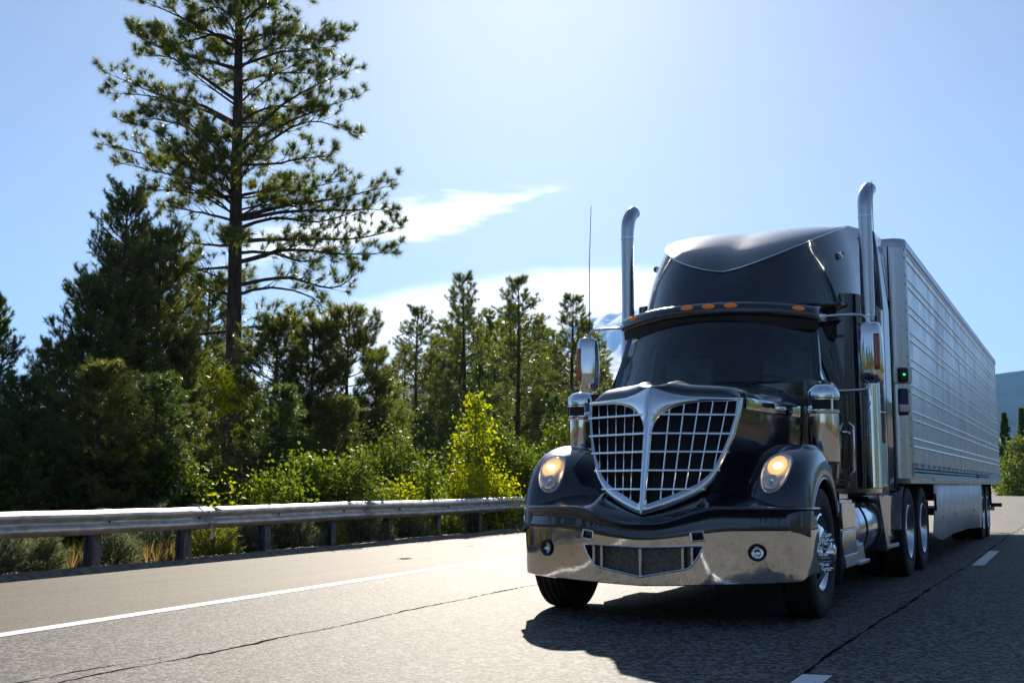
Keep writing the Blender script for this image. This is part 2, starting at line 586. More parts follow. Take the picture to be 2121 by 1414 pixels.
M['marking'] = roadpaint()
M['tar'] = pbr('tar_crack', (0.016, 0.015, 0.014), 1.0, spec=0.0)
M['curb'] = pbr('asphalt_kerb', (0.10, 0.095, 0.085), 0.85, bump=0.01, bscale=30.0, var=0.45, vscale=9.0)


def groundmat():
    mt = bpy.data.materials.new('duff_soil')
    mt.use_nodes = True
    n = NT(mt.node_tree)
    ob = n.n('ShaderNodeTexCoord').outputs['Object']
    a = n.step(n.noise(ob, 1.3, 8.0, 0.65), 0.35, 0.68)
    b_ = n.noise(ob, 24.0, 6.0, 0.7)
    c = n.mix(a, (0.10, 0.050, 0.028, 1), (0.20, 0.165, 0.10, 1))
    c = n.mix(n.step(b_, 0.3, 0.75), n.mix(0.6, c, (0.03, 0.022, 0.015, 1)), c)
    far = n.step(n.noise(ob, 0.012, 4.0), 0.45, 0.6)
    c = n.mix(n.m('MULTIPLY', far, 0.6), c, (0.05, 0.06, 0.025, 1))
    p = n.n('ShaderNodeBsdfPrincipled', Base_Color=c, Roughness=0.95)
    n.set(p.inputs['Normal'], n.n('ShaderNodeBump', Strength=0.8, Distance=0.05, Height=b_))
    o = n.n('ShaderNodeOutputMaterial')
    n.t.links.new(p.outputs[0], o.inputs['Surface'])
    return mt


M['ground'] = groundmat()


# ------------------------------------------------------------------ ground, road, far hills
def shoulder_line(y):
    return -7.02 - 0.082 * (np.minimum(y, 60) - 6.4) * (y > -1e9) * 0.9


def rail_x(y):
    """line of the guardrail face"""
    y = np.asarray(y, float)
    return -11.35 - 0.055 * (np.minimum(y, 40) - 10.2)


def edge_x(y):
    y = np.asarray(y, float)
    return -10.88 - 0.068 * (np.minimum(y, 40.0) - 9.8)


YS = np.concatenate((np.linspace(-60, 0, 25)[:-1], np.linspace(0, 60, 61)[:-1], np.linspace(60, 420, 46), [600, 900, 1500]))


def strip(name, xl, xr, z, mat, nx=2, parent=None):
    P = []
    for y in YS:
        a, b = xl(y), xr(y)
        P.append([(a + (b - a) * t, y, z) for t in np.linspace(0, 1, nx)])
    return MB().grid(P).build(name, mat, smooth=False)


# one ground sheet out to the horizon
g = np.concatenate((-np.geomspace(14000, 60, 22), np.linspace(-52, 52, 27), np.geomspace(60, 14000, 22)))
gx, gy = np.meshgrid(g - 10, g + 10, indexing='ij')
gz = np.full_like(gx, -0.06)
left = np.clip((edge_x(gy) - 1.2) - gx, 0, None)
gz += np.where(left > 0, -0.02 - 0.10 * np.minimum(left, 4) * 0.4 + 0.10 * np.sin(gx * 0.9 + 1) * np.cos(gy * 0.7), 0)
ground = MB().grid(np.stack((gx, gy, gz), 2)).build('ground', M['ground'])
tag(ground, kind='structure')
o = strip('road_shoulder', edge_x, lambda y: 14.0, 0.0, M['shoulder'], 5); tag(o, kind='structure')
o = strip('road', lambda y: shoulder_line(y) + 0.02, lambda y: 11.0, 0.004, M['lane'], 4); tag(o, kind='structure')
# edge line
mb = MB()
P = [[(shoulder_line(y) - 0.085, y, 0.008), (shoulder_line(y) + 0.085, y, 0.008)] for y in np.linspace(-40, 300, 171)]
mb.grid(P)
o = mb.build('edge_line_marking', M['marking'], smooth=False); tag(o, kind='structure')
# lane dashes
mb = MB()
for k in range(-3, 20):
    y0 = 17.25 + 14.2 * k
    y1 = y0 + 3.95
    j = [rng.normal(0, 0.012) for _ in range(4)]
    mb.add([(-1.45 + j[0], y0, 0.008), (-1.29 + j[1], y0 + 0.03, 0.008), (-1.35 + j[2], y1, 0.008), (-1.51 + j[3], y1 - 0.02, 0.008)], [(0, 1, 2, 3)])
o = mb.build('lane_dash_marking', M['marking'], smooth=False); tag(o, kind='structure')


def crack(name, x0, slope, y0, y1, wdt, amp, seed, gaps=0.0, fork=False):
    r = np.random.default_rng(seed)
    ys = np.arange(y0, y1, 0.07)
    k = np.cumsum(r.normal(0, amp * 0.35, len(ys)))
    k -= np.linspace(k[0], k[-1], len(k))
    kk = np.convolve(k, np.ones(9) / 9, 'same') + r.normal(0, amp * 0.25, len(ys))
    ww = wdt * (0.35 + 1.1 * np.abs(np.convolve(r.normal(0, 1, len(ys)), np.ones(5) / 5, 'same')))
    mb = MB()
    P = [[(x0 + slope * (y - y0) + a - q, y, 0.0066), (x0 + slope * (y - y0) + a + q, y, 0.0066)] for y, a, q in zip(ys, kk, ww)]
    if gaps:
        i = 0
        while i < len(P) - 2:
            L = int(r.integers(12, 60))
            mb.grid(P[i:i + L + 1]); i += L
            if r.random() < gaps: i += int(r.integers(1, 8))
    else:
        mb.grid(P)
    if fork:
        mb.grid([[(a[0][0] - 0.16 - 0.04 * math.sin(a[0][1] * 1.7), a[0][1], 0.0066), (a[1][0] - 0.165 - 0.04 * math.sin(a[0][1] * 1.7), a[1][1], 0.0066)] for a in P[3:26]])
    return mb.build(name, M['tar'], smooth=False)


o = crack('road_crack', -4.985, -0.038, 4.2, 60, 0.010, 0.03, 3, 0.25, True); tag(o, kind='structure')
o = crack('road_seam', -1.43, -0.002, 1.0, 80, 0.011, 0.010, 5, 0.18); tag(o, kind='structure')
# tar patches and oil spots on the shoulder
mb = MB()
for (x, y, a, b) in ((-9.0, 15.35, 0.09, 0.11), (-9.8, 19.0, 0.05, 0.05)):
    th = np.linspace(0, 2 * np.pi, 18, endpoint=False)
    rr = 1 + 0.25 * rng.normal(0, 1, 18)
    z = 0.0075
    mb.add([(x + a * r_ * math.cos(t), y + b * r_ * math.sin(t), z) for t, r_ in zip(th, rr)], [tuple(range(18))])
o = mb.build('road_patch', M['tar'], smooth=False); tag(o, kind='structure')
# low asphalt kerb under the rail
P = []
for y in np.linspace(-30, 200, 231):
    e = float(edge_x(y)) + 0.02 * math.sin(y * 3.1)
    hh = 0.055 + 0.012 * math.sin(y * 1.3)
    P.append([(e + 0.10, y, 0.002), (e + 0.03, y, hh), (e - 0.12, y, hh + 0.005), (e - 0.24, y, -0.08)])
o = MB().grid(P).build('kerb', M['curb']); tag(o, kind='structure')


def hill(name, mat, x0, x1, y0, y1, nx, ny, fn, label):
    X, Y = np.meshgrid(np.linspace(x0, x1, nx), np.linspace(y0, y1, ny), indexing='ij')
    o = MB().grid(np.stack((X, Y, fn(X, Y)), 2)).build(name, mat, angle=0)
    return tag(o, label, kind='structure')


def fbm(X, Y, s, seed, oct=6, ridged=False):
    r = np.random.default_rng(seed)
    Z = np.zeros_like(X); a = 1.0
    for k in range(oct):
        for _ in range(3):
            th = r.uniform(0, 2 * np.pi); ph = r.uniform(0, 6.28)
            q = np.sin((X * math.cos(th) + Y * math.sin(th)) * s + ph + 1.3 * np.sin((X * math.sin(th) - Y * math.cos(th)) * s * 0.7 + ph * 2))
            Z += a * ((1 - 2 * np.abs(q)) if ridged else q) / 3
        a *= 0.52; s *= 1.95
    return Z


# snow-streaked volcano about 12 km off, azimuth -19.9 deg
MD = 12000.0
mx, my = MD * math.sin(R(-19.75)), MD * math.cos(R(-19.75))
def volcano(X, Y):
    r = np.hypot(X - mx, Y - my)
    base = 1880 * np.exp(-r / 2750.0) * (1 - 0.16 * np.exp(-(r / 260.0) ** 2))
    sh = 430 * np.exp(-(((X - mx - 420) / 420) ** 2 + ((Y - my + 100) / 500) ** 2)) * 0.25
    th = np.arctan2(Y - my, X - mx)
    rid = (np.abs(np.sin(th * 9 + 0.9 * np.sin(r / 420))) + 0.6 * np.abs(np.sin(th * 23 + 1.2 * np.sin(r / 240)))) * 70 * np.clip(r / 900, 0, 1) * np.exp(-r / 3000)
    edge = np.clip((r - 4200) / 1500, 0, 1)
    return (base + sh + rid + fbm(X, Y, 0.004, 4, 6) * 38 * np.exp(-r / 4000) + 20) * (1 - edge) - 120 * edge
mt = bpy.data.materials.new('snow_and_rock'); mt.use_nodes = True
n = NT(mt.node_tree)
gt = n.n('ShaderNodeTexCoord'); gg = n.n('ShaderNodeNewGeometry')
nzv = n.n('ShaderNodeSeparateXYZ', i0=gg.outputs['Normal'])
pz = n.n('ShaderNodeSeparateXYZ', i0=gt.outputs['Object'])
f = n.m('ADD', n.step(pz.outputs[2], 500, 1500), n.m('MULTIPLY', n.m('SUBTRACT', n.noise(n.vscale(gt.outputs['Object'], (1, 1, 0.35)), 0.006, 8.0, 0.7), 0.5), 2.2))
n_p = n.n('ShaderNodeBsdfPrincipled', Roughness=0.8, Base_Color=n.mix(n.step(f, 0.25, 0.75), (0.10, 0.095, 0.095, 1), (0.80, 0.82, 0.86, 1)))
n.t.links.new(n_p.outputs[0], n.n('ShaderNodeOutputMaterial').inputs['Surface'])
hill('mountain', mt, mx - 6200, mx + 6200, my - 6200, my + 6200, 190, 190, volcano, 'hazy snow streaked volcano behind the pines')

M['forest_hill'] = pbr('forested_hill', (0.022, 0.035, 0.022), 1.0, bump=8.0, bscale=0.02, var=0.5, vscale=0.006, spec=0.0)
def ridge(X, Y):
    crest = 470 + 60 * np.sin(X * 0.0011 + 1.5) + 25 * np.sin(X * 0.0041) - 0.055 * np.clip(X + 200, 0, 4000) - 0.22 * np.clip(-420 - X, 0, 4000)
    u = np.clip((Y - 4300) / 1700, 0, 1)
    return crest * np.sin(u * math.pi / 2) ** 1.2 + fbm(X, Y, 0.004, 9, 5) * 22 * u - 10
hill('forested_hill', M['forest_hill'], -2600, 5200, 4200, 6600, 130, 60, ridge, 'blue hazy forested ridge beyond the trailer')

# the air between: fades the ridge and the volcano
hz = MB().box(-13000, 13000, -13000, 17500, -140, 2150).build('haze', M['dark'], smooth=False)
mt = bpy.data.materials.new('haze_air'); mt.use_nodes = True
n = NT(mt.node_tree)
vol = n.n('ShaderNodeVolumePrincipled', Color=(0.20, 0.48, 1.0, 1), Density=5.0e-5, Anisotropy=0.25)
n.t.links.new(vol.outputs[0], n.n('ShaderNodeOutputMaterial').inputs['Volume'])
hz.data.materials.clear(); hz.data.materials.append(mt)
tag(hz, kind='stuff')

# ------------------------------------------------------------------ the tractor
TX, TY = -3.14, 10.0
truck = empty('semi_truck', (TX, TY, 0))
tag(truck, 'black long nosed semi truck with a big chrome grid grille, headlights lit', 'semi truck')


def ridge_y(z):
    return -1.05 + 0.235 * (np.asarray(z, float) - 0.83) / 1.013


def gy_(x, z):
    x = np.abs(np.asarray(x, float))
    return ridge_y(z) + 0.60 * np.sqrt(x * x + 0.012 ** 2) - 0.10 * x * (1.755 - np.asarray(z)) * 0.5


top_o = [(0, 1.846), (0.03, 1.835), (0.08, 1.812), (0.16, 1.785), (0.25, 1.770), (0.40, 1.765), (0.663, 1.757)]
side_o = [(0.663, 1.757), (0.660, 1.70), (0.647, 1.6), (0.618, 1.45), (0.59, 1.36), (0.545, 1.22), (0.50, 1.12), (0.45, 1.05), (0.38, 0.985), (0.28, 0.93), (0.15, 0.875), (0, 0.83)]
top_i = [(0.042, 1.48), (0.047, 1.53), (0.07, 1.58), (0.12, 1.635), (0.19, 1.677), (0.28, 1.704), (0.39, 1.718), (0.615, 1.722)]
side_i = [(0.615, 1.722), (0.606, 1.6), (0.572, 1.45), (0.543, 1.36), (0.495, 1.23), (0.448, 1.15), (0.39, 1.09), (0.315, 1.045), (0.225, 1.002), (0.12, 0.957), (0.030, 0.918)]
NG = 26


def on_grille(P2, off=0.0):
    P2 = np.asarray(P2, float)
    return np.stack((P2[:, 0], gy_(P2[:, 0], P2[:, 1]) + off, P2[:, 1]), 1)


# chrome surround with its centre bar
mb = MB()
O = np.vstack((resample([(0, 0.83), (0, 1.846)], 14), resample(top_o, NG)[1:], resample(side_o, NG + 10)[1:-1]))
I = np.vstack((resample([(0.030, 0.918), (0.042, 1.48)], 14), resample(top_i, NG)[1:], resample(side_i, NG + 10)[1:-1]))
Mid = (O * 0.55 + I * 0.45)
mb.grid(np.stack((on_grille(O, 0.004), on_grille(O * 0.85 + I * 0.15, -0.018), on_grille(Mid, -0.028), on_grille(O * 0.15 + I * 0.85, -0.016), on_grille(I, 0.004), on_grille(I, 0.05)), 0), cv=True)
mb.mirror()
grille = mb.build('grille', M['chrome'], truck, angle=50, merge=0.0006)
mb = MB()
xo = lambda z: np.interp(z, [q[1] for q in side_o[::-1]], [q[0] for q in side_o[::-1]])
xi = lambda z: np.interp(z, [q[1] for q in side_i[::-1]], [q[0] for q in side_i[::-1]])
zi_top = lambda x: np.interp(x, [q[0] for q in top_i], [q[1] for q in top_i])
zi_bot = lambda x: np.interp(x, [q[0] for q in side_i[::-1]][:9], [q[1] for q in side_i[::-1]][:9])
for z in (1.617, 1.465, 1.320, 1.174, 1.027):
    xs = np.linspace(0.02, float(xo(z)) + 0.004, 14)
    P = []
    for x in xs:
        y = float(gy_(x, z))
        P.append([(x, y - 0.024, z - 0.008), (x, y - 0.026, z - 0.003), (x, y - 0.020, z + 0.009), (x, y + 0.02, z + 0.012), (x, y + 0.02, z - 0.010)])
    mb.grid(P, cv=True)
for xt in (0.150, 0.250, 0.350, 0.450, 0.552):
    xb = xt * 0.78
    zt, zb = float(zi_top(xt)) + 0.01, float(zi_bot(xb)) - 0.015
    P = []
    for t in np.linspace(0, 1, 14):
        z = zb + (zt - zb) * t
        x = xb + (xt - xb) * np.clip((z - 0.83) / 0.9, 0, 1)
        y = float(gy_(x, z))
        P.append([(x + a, y + b, z) for a, b in ((-0.0095, 0.016), (-0.007, 0.0), (0.0, -0.007), (0.007, 0.0), (0.0095, 0.016), (0.006, 0.06), (-0.006, 0.06))])
    mb.grid(P, cv=True)
mb.mirror()
bars = mb.build('grille_bars', M['chrome'], grille, angle=50)
# dark mesh behind the bars
mb = MB()
P = []
for z in np.linspace(0.84, 1.80, 20):
    xe = float(xo(min(z, 1.75))) - 0.005
    P.append([(x, float(gy_(x, z)) + 0.095, z) for x in np.linspace(-xe, xe, 21)])
mb.grid(P)
mb.build('grille_backing', M['mesh'], grille)

# hood: rings from the grille outline back to the cowl
U_top, U_side = 22, 26
ring0 = np.vstack((resample(top_o, U_top), resample(side_o, U_side)[1:]))
cowl = np.vstack((resample([(0, 1.955), (0.35, 1.945), (0.62, 1.915), (0.80, 1.865), (0.90, 1.80), (0.928, 1.73)], U_top), resample([(0.928, 1.73), (0.935, 1.5), (0.90, 1.2), (0.70, 0.95), (0.4, 0.84), (0, 0.83)], U_side)[1:]))
cowl3 = np.stack((cowl[:, 0], np.where(np.arange(len(cowl)) < U_top, 0.42 + 0.35 * cowl[:, 0] ** 2, 0.72), cowl[:, 1]), 1)
cowl3[:, 1] = 0.46 + 0.30 * np.clip(cowl[:, 0], 0, 1) ** 2
r0 = on_grille(ring0, 0.012)
tw = np.clip(1 - np.arange(len(ring0)) / (U_top - 1.0), 0, 1)          # 1 at the centre line
topw = (np.arange(len(ring0)) < U_top).astype(float)
lobe = topw * np.clip(ring0[:, 0] / 0.12, 0, 1) * sstep(ring0[:, 0], 0.66, 0.50) 
def ringk(t, lift, dy):
    q = r0 * (1 - t) + cowl3 * t
    q[:, 1] += dy * topw
    q[:, 2] += lift * lobe
    return q
rings = [on_grille(ring0, 0.03), r0, ringk(0.012, 0.030, -0.012), ringk(0.04, 0.058, -0.008), ringk(0.10, 0.078, 0.0), ringk(0.20, 0.082, 0), ringk(0.34, 0.07, 0), ringk(0.5, 0.05, 0), ringk(0.7, 0.03, 0), ringk(0.86, 0.012, 0), cowl3, cowl3 + np.array([0, 0.06, -0.05])]
mb = MB().grid(rings).mirror()
hood = mb.build('hood', M['paint'], truck, angle=70, merge=0.0005)
# chrome strip along the flank of the hood
mb = MB()
zs = [1.757, 1.75, 1.675, 1.665]
P = []
for t in np.linspace(0.0, 0.86, 12):
    q0 = r0 * (1 - t) + cowl3 * t
    c = q0[U_top - 1]; d = q0[U_top + 2]
    h_ = 0.088
    row = []
    for dz, ox in ((0.006, 0.004), (0.004, 0.016), (-0.012, 0.018), (-h_ + 0.012, 0.014), (-h_, 0.012), (-h_ - 0.002, 0.0)):
        row.append((c[0] + ox, c[1] + (0.02 if t == 0 else 0), c[2] + dz))
    P.append(row)
mb.grid(P).mirror()
mb.split('hood_trim', M['chrome'], hood, angle=35)
# hood latch
mb = MB()
for z in (1.60, 1.86):
    mb.box(0.905, 0.965, 0.36, 0.40, z - 0.03, z + 0.03)
mb.mirror().split('hood_latch', M['plastic'], hood, bevel=0.006)

# ---- fenders: pontoon sections swept round the axle
def fender_mb():
    phi_k = [14, 26.6, 36, 45, 53, 61, 73, 86, 100, 113, 125, 136, 146, 150]
    rc_k = [0.790, 0.835, 0.868, 0.890, 0.897, 0.893, 0.888, 0.886, 0.878, 0.858, 0.828, 0.79, 0.755, 0.745]
    rows = []
    for ph in np.linspace(14, 150, 46):
        rc = float(np.interp(ph, phi_k, rc_k))
        k = sstep(ph, 96, 140)                 # rear: the pod narrows to a blade
        fr = 1 - sstep(ph, 30, 75)             # front: rounder outer corner
        pts = [(1.150, 0.585), (1.188, 0.592), (1.205, 0.615), (1.210, 0.66), (1.208 - 0.012 * fr, rc - 0.15), (1.190 - 0.022 * fr, rc - 0.085), (1.150 - 0.03 * fr, rc - 0.035), (1.09 - 0.03 * fr, rc - 0.008), (1.01, rc + 0.002), (0.93, rc), (0.85, rc - 0.014), (0.77, rc - 0.050), (0.70, rc - 0.095), (0.63, rc - 0.135), (0.52, rc - 0.165), (0.40, rc - 0.19)]
        pts = spline(pts, 34)
        c, s = math.cos(R(ph)), math.sin(R(ph))
        rows.append([(x, -r_ * c, 0.52 + r_ * s) for x, r_ in pts])
    return MB().grid(rows)
for sd in (1, -1):
    mb = fender_mb()
    if sd < 0: mb.flipx()
    fen = mb.build('fender', M['paint'], truck, angle=0)
    # inner lining
    P = [[(x, -0.60 * math.cos(R(p)), 0.52 + 0.60 * math.sin(R(p))) for x in (0.30, 1.16)] for p in np.linspace(5, 160, 26)]
    mb = MB().grid(P)
    if sd < 0: mb.flipx()
    mb.build('wheel_well', M['dark'], fen)
    # bright edge of the arch, rear part
    mb = MB().tube([(1.200, -0.594 * math.cos(R(p)), 0.52 + 0.594 * math.sin(R(p))) for p in np.linspace(30, 152, 30)], 0.011, 6)
    if sd < 0: mb.flipx()
    mb.build('arch_trim', M['alu_dull'], fen)
    # mud flap behind the wheel
    mb = MB().box(0.86, 1.20, 0.64, 0.655, 0.22, 1.0)
    if sd < 0: mb.flipx()
    mb.build('mud_flap', M['rubber'], truck, bevel=0.004)

# ---- headlights set into the pods
def pod_point(x, z):
    """front of the pod at (x, z)"""
    a = abs(x)
    best = None
    phi_k = [14, 26.6, 36, 45, 53, 61, 73, 86]
    rc_k = [0.790, 0.835, 0.868, 0.890, 0.897, 0.893, 0.888, 0.886]
    dx = np.interp(a, [0.70, 0.77, 0.85, 0.93, 1.01, 1.06, 1.12, 1.168], [-0.105, -0.05, -0.014, 0, 0.002, -0.008, -0.035, -0.085])
    phs = np.linspace(14, 86, 300)
    rr = np.interp(phs, phi_k, rc_k) + dx
    zz = 0.52 + rr * np.sin(np.radians(phs))
    yy = -rr * np.cos(np.radians(phs))
    return float(np.interp(z, zz, yy))
hl = []
for t in np.linspace(0, 2 * np.pi, 36, endpoint=False):                # egg outline, big end up
    a, b = math.cos(t), math.sin(t)
    wdt = 0.108 + 0.016 * b
    x = 0.945 + wdt * math.copysign(abs(a) ** 0.86, a) + 0.022 * b
    z = 1.152 + 0.152 * math.copysign(abs(b) ** 0.9, b)
    hl.append((x, z))
hl = np.array(hl)
hc = hl.mean(0)
for sd in (1, -1):
    def hp(sc, off):
        q = hc + (hl - hc) * sc
        return np.array([(x, pod_point(x, z) + off, z) for x, z in q])
    # bowl of the lamp, bright inside
    mb = MB().grid([hp(1.0, 0.004), hp(0.99, -0.016), hp(0.95, -0.016), hp(0.90, -0.007), hp(0.6, -0.006), hp(0.3, -0.006), hp(0.02, -0.006)], cv=True)
    if sd < 0: mb.flipx()
    head = mb.build('headlight', M['bowl'], truck, angle=0)
    # rim
    ringp = hp(1.0, -0.006)
    mb = MB().tube(np.vstack((ringp, ringp[:1])), 0.007, 6, caps=False)
    if sd < 0: mb.flipx()
    mb.build('headlight_bezel', M['alu_dull'], head)
    # clear cover
    rows = [hp(0.97, -0.018)]
    for s_, f_ in ((0.93, 0.018), (0.8, 0.030), (0.6, 0.040), (0.4, 0.046), (0.2, 0.049), (0.01, 0.05)):
        rows.append(hp(s_, -0.022 - f_ * 0.65))
    mb = MB().grid(rows, cv=True)
    if sd < 0: mb.flipx()
    mb.build('headlight_lens', M['lens'], head, angle=0)
    # two projector bowls, the upper one lit
    def dish(cx, cz, rad, dep):
        yb = pod_point(cx, cz)
        rows = []
        for d_, r_ in ((0.0, 0.05), (0.002, 0.35), (0.008, 0.7), (0.018, 0.95), (0.022, 1.02), (0.014, 1.08)):
            row = []
            for t in np.linspace(0, 2 * np.pi, 26, endpoint=False):
                x, z = cx + rad * r_ * math.cos(t), cz + rad * r_ * math.sin(t)
                row.append((x, pod_point(x, z) - 0.008 - d_ * 0.8, z))
            rows.append(row)
        return MB().grid(rows, cv=True), yb
    mb, yb = dish(0.958, 1.212, 0.072, 0.03)
    if sd < 0: mb.flipx()
    mb.build('lamp_reflector', M['bulb'], head, angle=0)
    mb = MB().lathe([(-0.034, 0.0), (-0.032, 0.02), (-0.022, 0.032), (0.0, 0.036), (0.03, 0.03)], 16, 'y', (0.962, yb - 0.002, 1.20))
    if sd < 0: mb.flipx()
    mb.build('lamp_bulb', M['bulb_core'], head)
    mb, yb = dish(0.932, 1.085, 0.055, 0.03)
    mb.lathe([(-0.030, 0.0), (-0.026, 0.014), (-0.01, 0.021), (0.01, 0.022)], 16, 'y', (0.932, yb - 0.004, 1.085))
    if sd < 0: mb.flipx()
    mb.build('lamp_reflector', M['bowl'], head, angle=0)

# ---- bumper
plan_k = np.array([(0, -1.085), (0.10, -1.082), (0.25, -1.070), (0.448, -1.040), (0.65, -0.975), (0.862, -0.895), (1.02, -0.80), (1.12, -0.715), (1.175, -0.63), (1.20, -0.53), (1.207, -0.42), (1.207, -0.30)])
plan_h = resample(spline(plan_k, 200), 46)
plan = np.vstack((plan_h[::-1] * np.array([-1, 1]), plan_h[1:]))
tan = np.gradient(plan, axis=0); tan /= np.linalg.norm(tan, axis=1)[:, None]
nor = np.stack((tan[:, 1], -tan[:, 0]), 1)                              # outward (forward)
ax_ = np.abs(plan[:, 0])
z_ct = 0.640 + 0.075 * sstep(ax_, 0.0, 0.75)                            # top edge of the chrome
z_cb = np.where(ax_ < 1.12, 0.300 + 0.036 * np.clip(ax_ / 1.1, 0, 1), 0.336) + 0.05 * sstep(ax_, 1.14, 1.21)
z_lip = 0.765 + 0.122 * sstep(ax_, 0.08, 0.62)


def bump_row(d, z):
    return np.stack((plan[:, 0] + nor[:, 0] * d, plan[:, 1] + nor[:, 1] * d, z), 1)


rows = []
for t in np.linspace(0, 1, 9):
    z = z_ct * (1 - t) + z_cb * t
    d = 0.003 - 0.008 * t
    rows.append(bump_row(d, z))
rows.append(bump_row(-0.030, z_cb - 0.010))
bumper = MB().grid(rows).build('bumper', M['bumper'], truck, solid=0.012, angle=35)
# openings: lower intake, two small vents, two fog lamp wells
intake = [(-0.487, 0.602), (-0.25, 0.592), (0, 0.584), (0.25, 0.592), (0.487, 0.602), (0.455, 0.53), (0.395, 0.448), (0.36, 0.428), (0, 0.362), (-0.36, 0.428), (-0.395, 0.448), (-0.455, 0.53)]
vent = [(0.395, 0.700), (0.485, 0.712), (0.498, 0.655), (0.492, 0.645), (0.415, 0.636), (0.402, 0.644)]
cuts = [MB().prism(intake, 'y', -1.3, -0.9), MB().prism(vent, 'y', -1.3, -0.9), MB().prism([(-a, b) for a, b in vent[::-1]], 'y', -1.3, -0.9)]
for sd in (1, -1):
    th = np.linspace(0, 2 * np.pi, 28, endpoint=False)
    cuts.append(MB().prism([(sd * 0.862 + 0.066 * math.cos(t), 0.556 + 0.066 * math.sin(t)) for t in th], 'y', -1.15, -0.72))
cut(bumper, cuts)


def plan_y(x, d=0.0):
    return np.interp(np.abs(x), plan_h[:, 0], plan_h[:, 1]) - d


def trim_loop(poly, rad, name, mat, parent, d):
    q = resample(np.vstack((poly, poly[:1])), 90)
    MB().tube(np.stack((q[:, 0], plan_y(q[:, 0], d), q[:, 1]), 1), rad, 6, caps=False).build(name, mat, parent)


trim_loop(np.array(intake), 0.008, 'intake_trim', M['chrome'], bumper, 0.008)
for sd in (1, -1):
    trim_loop(np.array(vent) * np.array([sd, 1]), 0.007, 'vent_trim', M['chrome'], bumper, 0.006)
# what shows inside the openings
P = [[(x, plan_y(x) + 0.060 - 0.05 * 0, z) for x in np.linspace(-0.52, 0.52, 21)] for z in (0.34, 0.62)]
mb = MB().grid(P); mb.build('intake_panel', M['intake'], bumper)
mb = MB()
mb.box(-0.011, 0.011, -1.092, -1.01, 0.368, 0.584)
mb.build('intake_divider', M['alu'], bumper, bevel=0.003)
mb = MB()
for x in (0.335, 0.405):
    mb.obox((x, plan_y(x) + 0.03, 0.515), (0.010, 0, 0.0), (0.006, 0.028, 0), (-0.0, 0, 0.085))
for x in (0.44,):
    mb.obox((x, plan_y(x) + 0.05, 0.515), (0.022, 0.008, 0.0), (0, 0.01, 0), (-0.0, 0, 0.08), 1)
mb.mirror().split('intake_vane', [M['alu'], M['plastic']], bumper)
mb = MB().box(0.38, 0.52, -1.015, -1.0, 0.62, 0.72); mb.mirror().split('vent_panel', M['dark'], bumper)
for sd in (1, -1):
    y0 = float(plan_y(0.862))
    ang = 0.40
    def put(mb):
        q = np.concatenate(mb.v)
        c, s = math.cos(ang), math.sin(ang)
        q = np.stack((q[:, 0] * c - q[:, 1] * s, q[:, 0] * s + q[:, 1] * c, q[:, 2]), 1)
        q += np.array([0.862, y0, 0.556])
        mb.v = [q]
        if sd < 0: mb.flipx()
        return mb
    fog = put(MB().lathe([(-0.014, 0.066), (-0.018, 0.058), (-0.012, 0.046), (0.02, 0.044), (0.05, 0.07)], 30, 'y')).build('fog_light', M['plastic'], truck)
    put(MB().lathe([(0.03, 0.0), (0.028, 0.02), (0.016, 0.036), (-0.002, 0.045)], 24, 'y')).build('fog_light_reflector', M['chrome'], fog)
    put(MB().lathe([(-0.010, 0.0), (-0.009, 0.02), (-0.006, 0.035), (0.0, 0.0455)], 24, 'y')).build('fog_light_lens', M['lens'], fog)

# black cover above the chrome, with its rolled lip
cov = [(-0.012, z_ct - 0.02), (-0.002, z_ct + 0.004), (0.0, z_ct + 0.02)]
rows = [bump_row(-0.012, z_ct - 0.02), bump_row(-0.002, z_ct + 0.003)]
for t, d in ((0.25, -0.006), (0.5, -0.016), (0.68, -0.016), (0.8, 0.0), (0.88, 0.014), (0.94, 0.020), (1.0, 0.012), (1.03, -0.008), (1.02, -0.04), (0.99, -0.09)):
    rows.append(bump_row(d, z_ct + (z_lip - z_ct) * t + (0.008 if t > 1 else 0)))
MB().grid(rows).build('bumper_cover', M['paint'], truck, angle=50)
# chin between lip and grille, running under the pods
xs = np.linspace(0, 1.12, 40)
zt = np.interp(xs, [0, 0.15, 0.28, 0.38, 0.44, 0.48, 0.53, 0.60, 0.70, 0.80, 1.12], [0.835, 0.88, 0.93, 0.975, 1.01, 1.00, 0.985, 0.98, 0.985, 0.97, 0.93])
yt = np.interp(xs, [0, 0.44, 0.48, 0.53, 0.60, 0.70, 0.80, 1.12], [gy_(0, 0.83) + 0.03, gy_(0.44, 1.04) + 0.035, -0.61, -0.535, -0.545, -0.60, -0.68, -0.50])
zl = 0.765 + 0.122 * sstep(xs, 0.08, 0.62) + 0.0
yl = np.interp(xs, plan_h[:, 0], plan_h[:, 1]) + 0.03
rows = []
for t in np.linspace(0, 1, 9):
    bul = 0.020 * math.sin(math.pi * t)
    rows.append(np.stack((xs, yl * (1 - t) + yt * t - bul, zl * (1 - t) + zt * t), 1))
MB().grid(rows).mirror().build('chin_panel', M['paint'], truck, angle=0, merge=0.0005)

# ---- cab
cab = MB()
# floor-to-belt body with the doors, firewall and rear; window openings above
def belt(zlo, zhi, y0, y1, x0, x1):
    pass
lower = []
for z, x in ((1.02, 1.00), (1.10, 1.035), (1.5, 1.045), (1.90, 1.03), (1.98, 1.02)):
    lower.append([(0.93, 0.62, z), (x - 0.03, 0.70, z), (x, 0.86, z), (x, 1.4, z), (x, 2.12, z)])
cab.grid(lower).mirror()
cab.box(-0.93, 0.93, 0.62, 0.66, 0.9, 1.95)
cab.box(-1.0, 1.0, 0.66, 2.1, 0.98, 1.02)
cabo = cab.build('cab', M['paint'], truck, angle=40)
